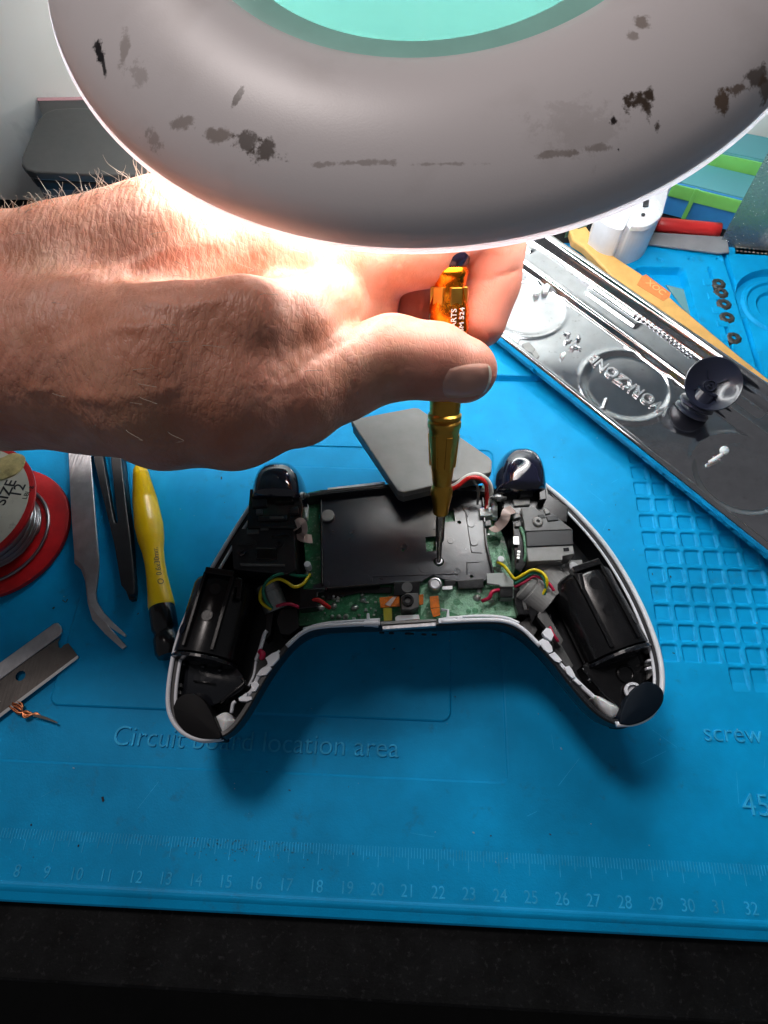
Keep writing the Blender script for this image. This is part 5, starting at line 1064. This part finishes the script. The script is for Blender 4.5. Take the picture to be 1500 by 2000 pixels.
MB_ = MB().lathe([(.16, 0), (.42, 0), (.45, .05), (.45, .3), (.40, .35), (.18, .35), (.16, .3), (.16, 0)], P(1500, 464, .5), n=6, axis=(.2, -.5, 1)); tag(MB_.build('plastic_nut', M['white'], None, bevel=.03), 'white hexagonal plastic nut at the right edge, above the perforated strip', 'nut')
def organiser(name, label, uva, uvb, z0, H, cols):
    a, b = P(*uva, z0), P(*uvb, z0); d = b - a; d /= np.linalg.norm(d); n_ = np.cross([0, 0, 1.], d); L = np.linalg.norm(b - a) + 4; dep = 2.2
    T_ = thing(name, label, 'box', a + d * 5 + n_ * 1.1, 'blue and green boxes behind the mat')
    c = a + d * L / 2 + n_ * dep / 2 + np.array([0, 0, H / 2])
    MB().box(c, (L, dep, H), xd=d).build('body', cols[0], T_, bevel=.05)
    MB().box(a + d * L / 2 - n_ * .04 + np.array([0, 0, H - .42]), (L + .06, .12, .72), xd=d).build('rim', cols[1], T_, bevel=.03)
    MB().box(c + np.array([0, 0, H / 2 + .04]), (L - .1, dep - .1, .06), xd=d).build('lid', M['boxteal'], T_)
    MB().box(a + d * 1.3 - n_ * .10 + np.array([0, 0, H / 2]), (.24, .12, H), xd=d).build('latch', cols[1], T_, bevel=.02)
organiser('storage_box', 'blue storage box with a bright green rim, front one of the two at the right', (1290, 416), (1500, 471), -.45, 1.9, (M['boxblue'], M['boxgreen']))
organiser('storage_box', 'blue storage box with a green rim standing behind the front box', (1318, 372), (1500, 412), -.45, 2.6, (M['boxteal'], M['boxgreen']))
# clear sleeve leaning at the right edge
cm = bpy.data.materials.new('clear_plastic'); cm.use_nodes = True; b = cm.node_tree.nodes['Principled BSDF']; b.inputs['Base Color'].default_value = (.9, .95, .95, 1); b.inputs['Transmission Weight'].default_value = 1; b.inputs['Roughness'].default_value = .05; b.inputs['IOR'].default_value = 1.35; n_b = cm.node_tree.nodes.new('ShaderNodeTexNoise'); n_b.inputs['Scale'].default_value = 60; n_b.inputs['Distortion'].default_value = 2; b_b = cm.node_tree.nodes.new('ShaderNodeBump'); b_b.inputs['Strength'].default_value = .7; b_b.inputs['Distance'].default_value = .004; cm.node_tree.links.new(n_b.outputs[0], b_b.inputs['Height']); cm.node_tree.links.new(b_b.outputs[0], b.inputs['Normal'])
p0, p1 = P(1404, 480, .2), P(1560, 505, .2); q0, q1 = p0 + [.6, 1.4, 6.5], p1 + [0, 1.4, 6.5]
V = [p0, p1, q1, q0] + [x + np.array([0, .08, 0]) for x in (p0, p1, q1, q0)]; tag(obj('clear_sleeve', V, [(0, 1, 2, 3), (7, 6, 5, 4), (0, 4, 5, 1), (1, 5, 6, 2), (2, 6, 7, 3), (3, 7, 4, 0)], cm), 'clear plastic sleeve leaning in front of the storage boxes at the right', 'sleeve')
# ------------------------------------------------------------------ rear left: pale cabinet and black case
V, F = box_vf((-26, 36, 10.5), (76, 3, 23)); tag(obj('cabinet', V, F, M['wall'], None, bevel=.1), 'pale grey green painted cabinet side behind the black case at the left', 'cabinet')
BC = thing('black_case', 'flat black case with rounded corners on top of a grey box, behind the wrist', 'case', P(180, 300, 5))
cs = [(62, 258), (74, 234), (88, 219), (108, 212), (140, 210), (420, 214), (440, 345), (420, 350), (70, 336), (50, 331), (41, 321), (42, 305)]
V, F = prism_vf(cs, 6.0, .42); obj('lid', V, F, M['slate'], BC, bevel=.10, seg=3)
c0 = np.mean([P(a, b, 6.0) for a, b in cs], 0); V, F = prism_pts([c0 + (P(a, b, 6.0) - c0) * .97 - np.array([0, 0, .47]) for a, b in cs], .5); obj('base', V, F, M['blackm'], BC, bevel=.12, seg=3)
V, F = prism_vf([(248, 256), (330, 256), (330, 290), (262, 288)], 6.02, .015); obj('patch', V, F, M['blackg'], BC)
V, F = prism_vf([(72, 195), (240, 192), (240, 240), (86, 240)], 5.45, .5); PB = tag(obj('dark_board', V, F, M['slate'], None, bevel=.05), 'dark board with a pink edge strip lying behind the black case', 'board')
V, F = prism_vf([(71, 190), (240, 187), (240, 192), (72, 195)], 5.5, .5); obj('pink_edge', V, F, M['pinkp'], PB, bevel=.04)
V, F = prism_vf([(62, 400), (75, 372), (420, 372), (420, 420), (60, 425)], 3.4, 3.8); tag(obj('grey_box', V, F, M['greyl'], None, bevel=.1), 'low grey box under the black case, behind the wrist', 'box')
V, F = prism_vf([(75, 230), (420, 236), (420, 372), (75, 366)], 4.95, 5.3); tag(obj('dark_box', V, F, M['greyp'], None, bevel=.1), 'dark box the black case rests on, behind the wrist', 'box')
V, F = pad_vf([(118, 378), (132, 372), (140, 382), (130, 390), (118, 388)], 3.75, .3, .1, 3); tag(obj('red_clip', V, F, M['redp']), 'small red plastic clip on the grey box behind the wrist', 'clip')
# dust and crumbs on the mat
rg = np.random.default_rng(21); db = MB()
pts_ = [(458, 1530), (1098, 1463), (1096, 1462), (1268, 1651), (133, 1478), (700, 1530), (985, 1508), (946, 1458), (1103, 1607), (125, 1165), (850, 1625), (1206, 842), (1218, 828)] + [(rg.uniform(60, 1500), rg.uniform(850, 1700)) for _ in range(60)]
for i, (u, v) in enumerate(pts_):
    q = P(u, v, .02); s_ = .017 * math.exp(rg.normal() * .5)
    db.box(q, (s_ * rg.uniform(1, 2.5), s_, s_ * .5), xd=(math.cos(i), math.sin(i), .1))
tag(db.build('crumbs', M['speck']), None, None, None, 'stuff')['label'] = 'pale dust crumbs scattered over the blue mat'
db = MB()
for i in range(60):
    u, v = (rg.uniform(60, 1500), rg.uniform(850, 1700)) if i > 16 else (rg.uniform(1250, 1490), rg.uniform(930, 1300))
    q = P(u, v, .02 if i > 16 else -.08); s_ = .03 * math.exp(rg.normal() * .5); db.box(q, (s_ * rg.uniform(1, 2), s_ * .7, s_ * .5), xd=(math.cos(i * 2), math.sin(i * 2), .1))
for (pts) in ([(1200, 822), (1196, 826), (1197, 832)], [(122, 1172), (128, 1176), (132, 1170)], [(1206, 840), (1209, 843)]): db.tube([P(u, v, .04) for u, v in pts], .02, 5)
tag(db.build('dark_crumbs', M['speckd']), None, None, None, 'stuff')['label'] = 'dark crumbs and clippings scattered over the blue mat'
bpy.data.objects['crumbs']['category'] = 'debris'; bpy.data.objects['dark_crumbs']['category'] = 'debris'
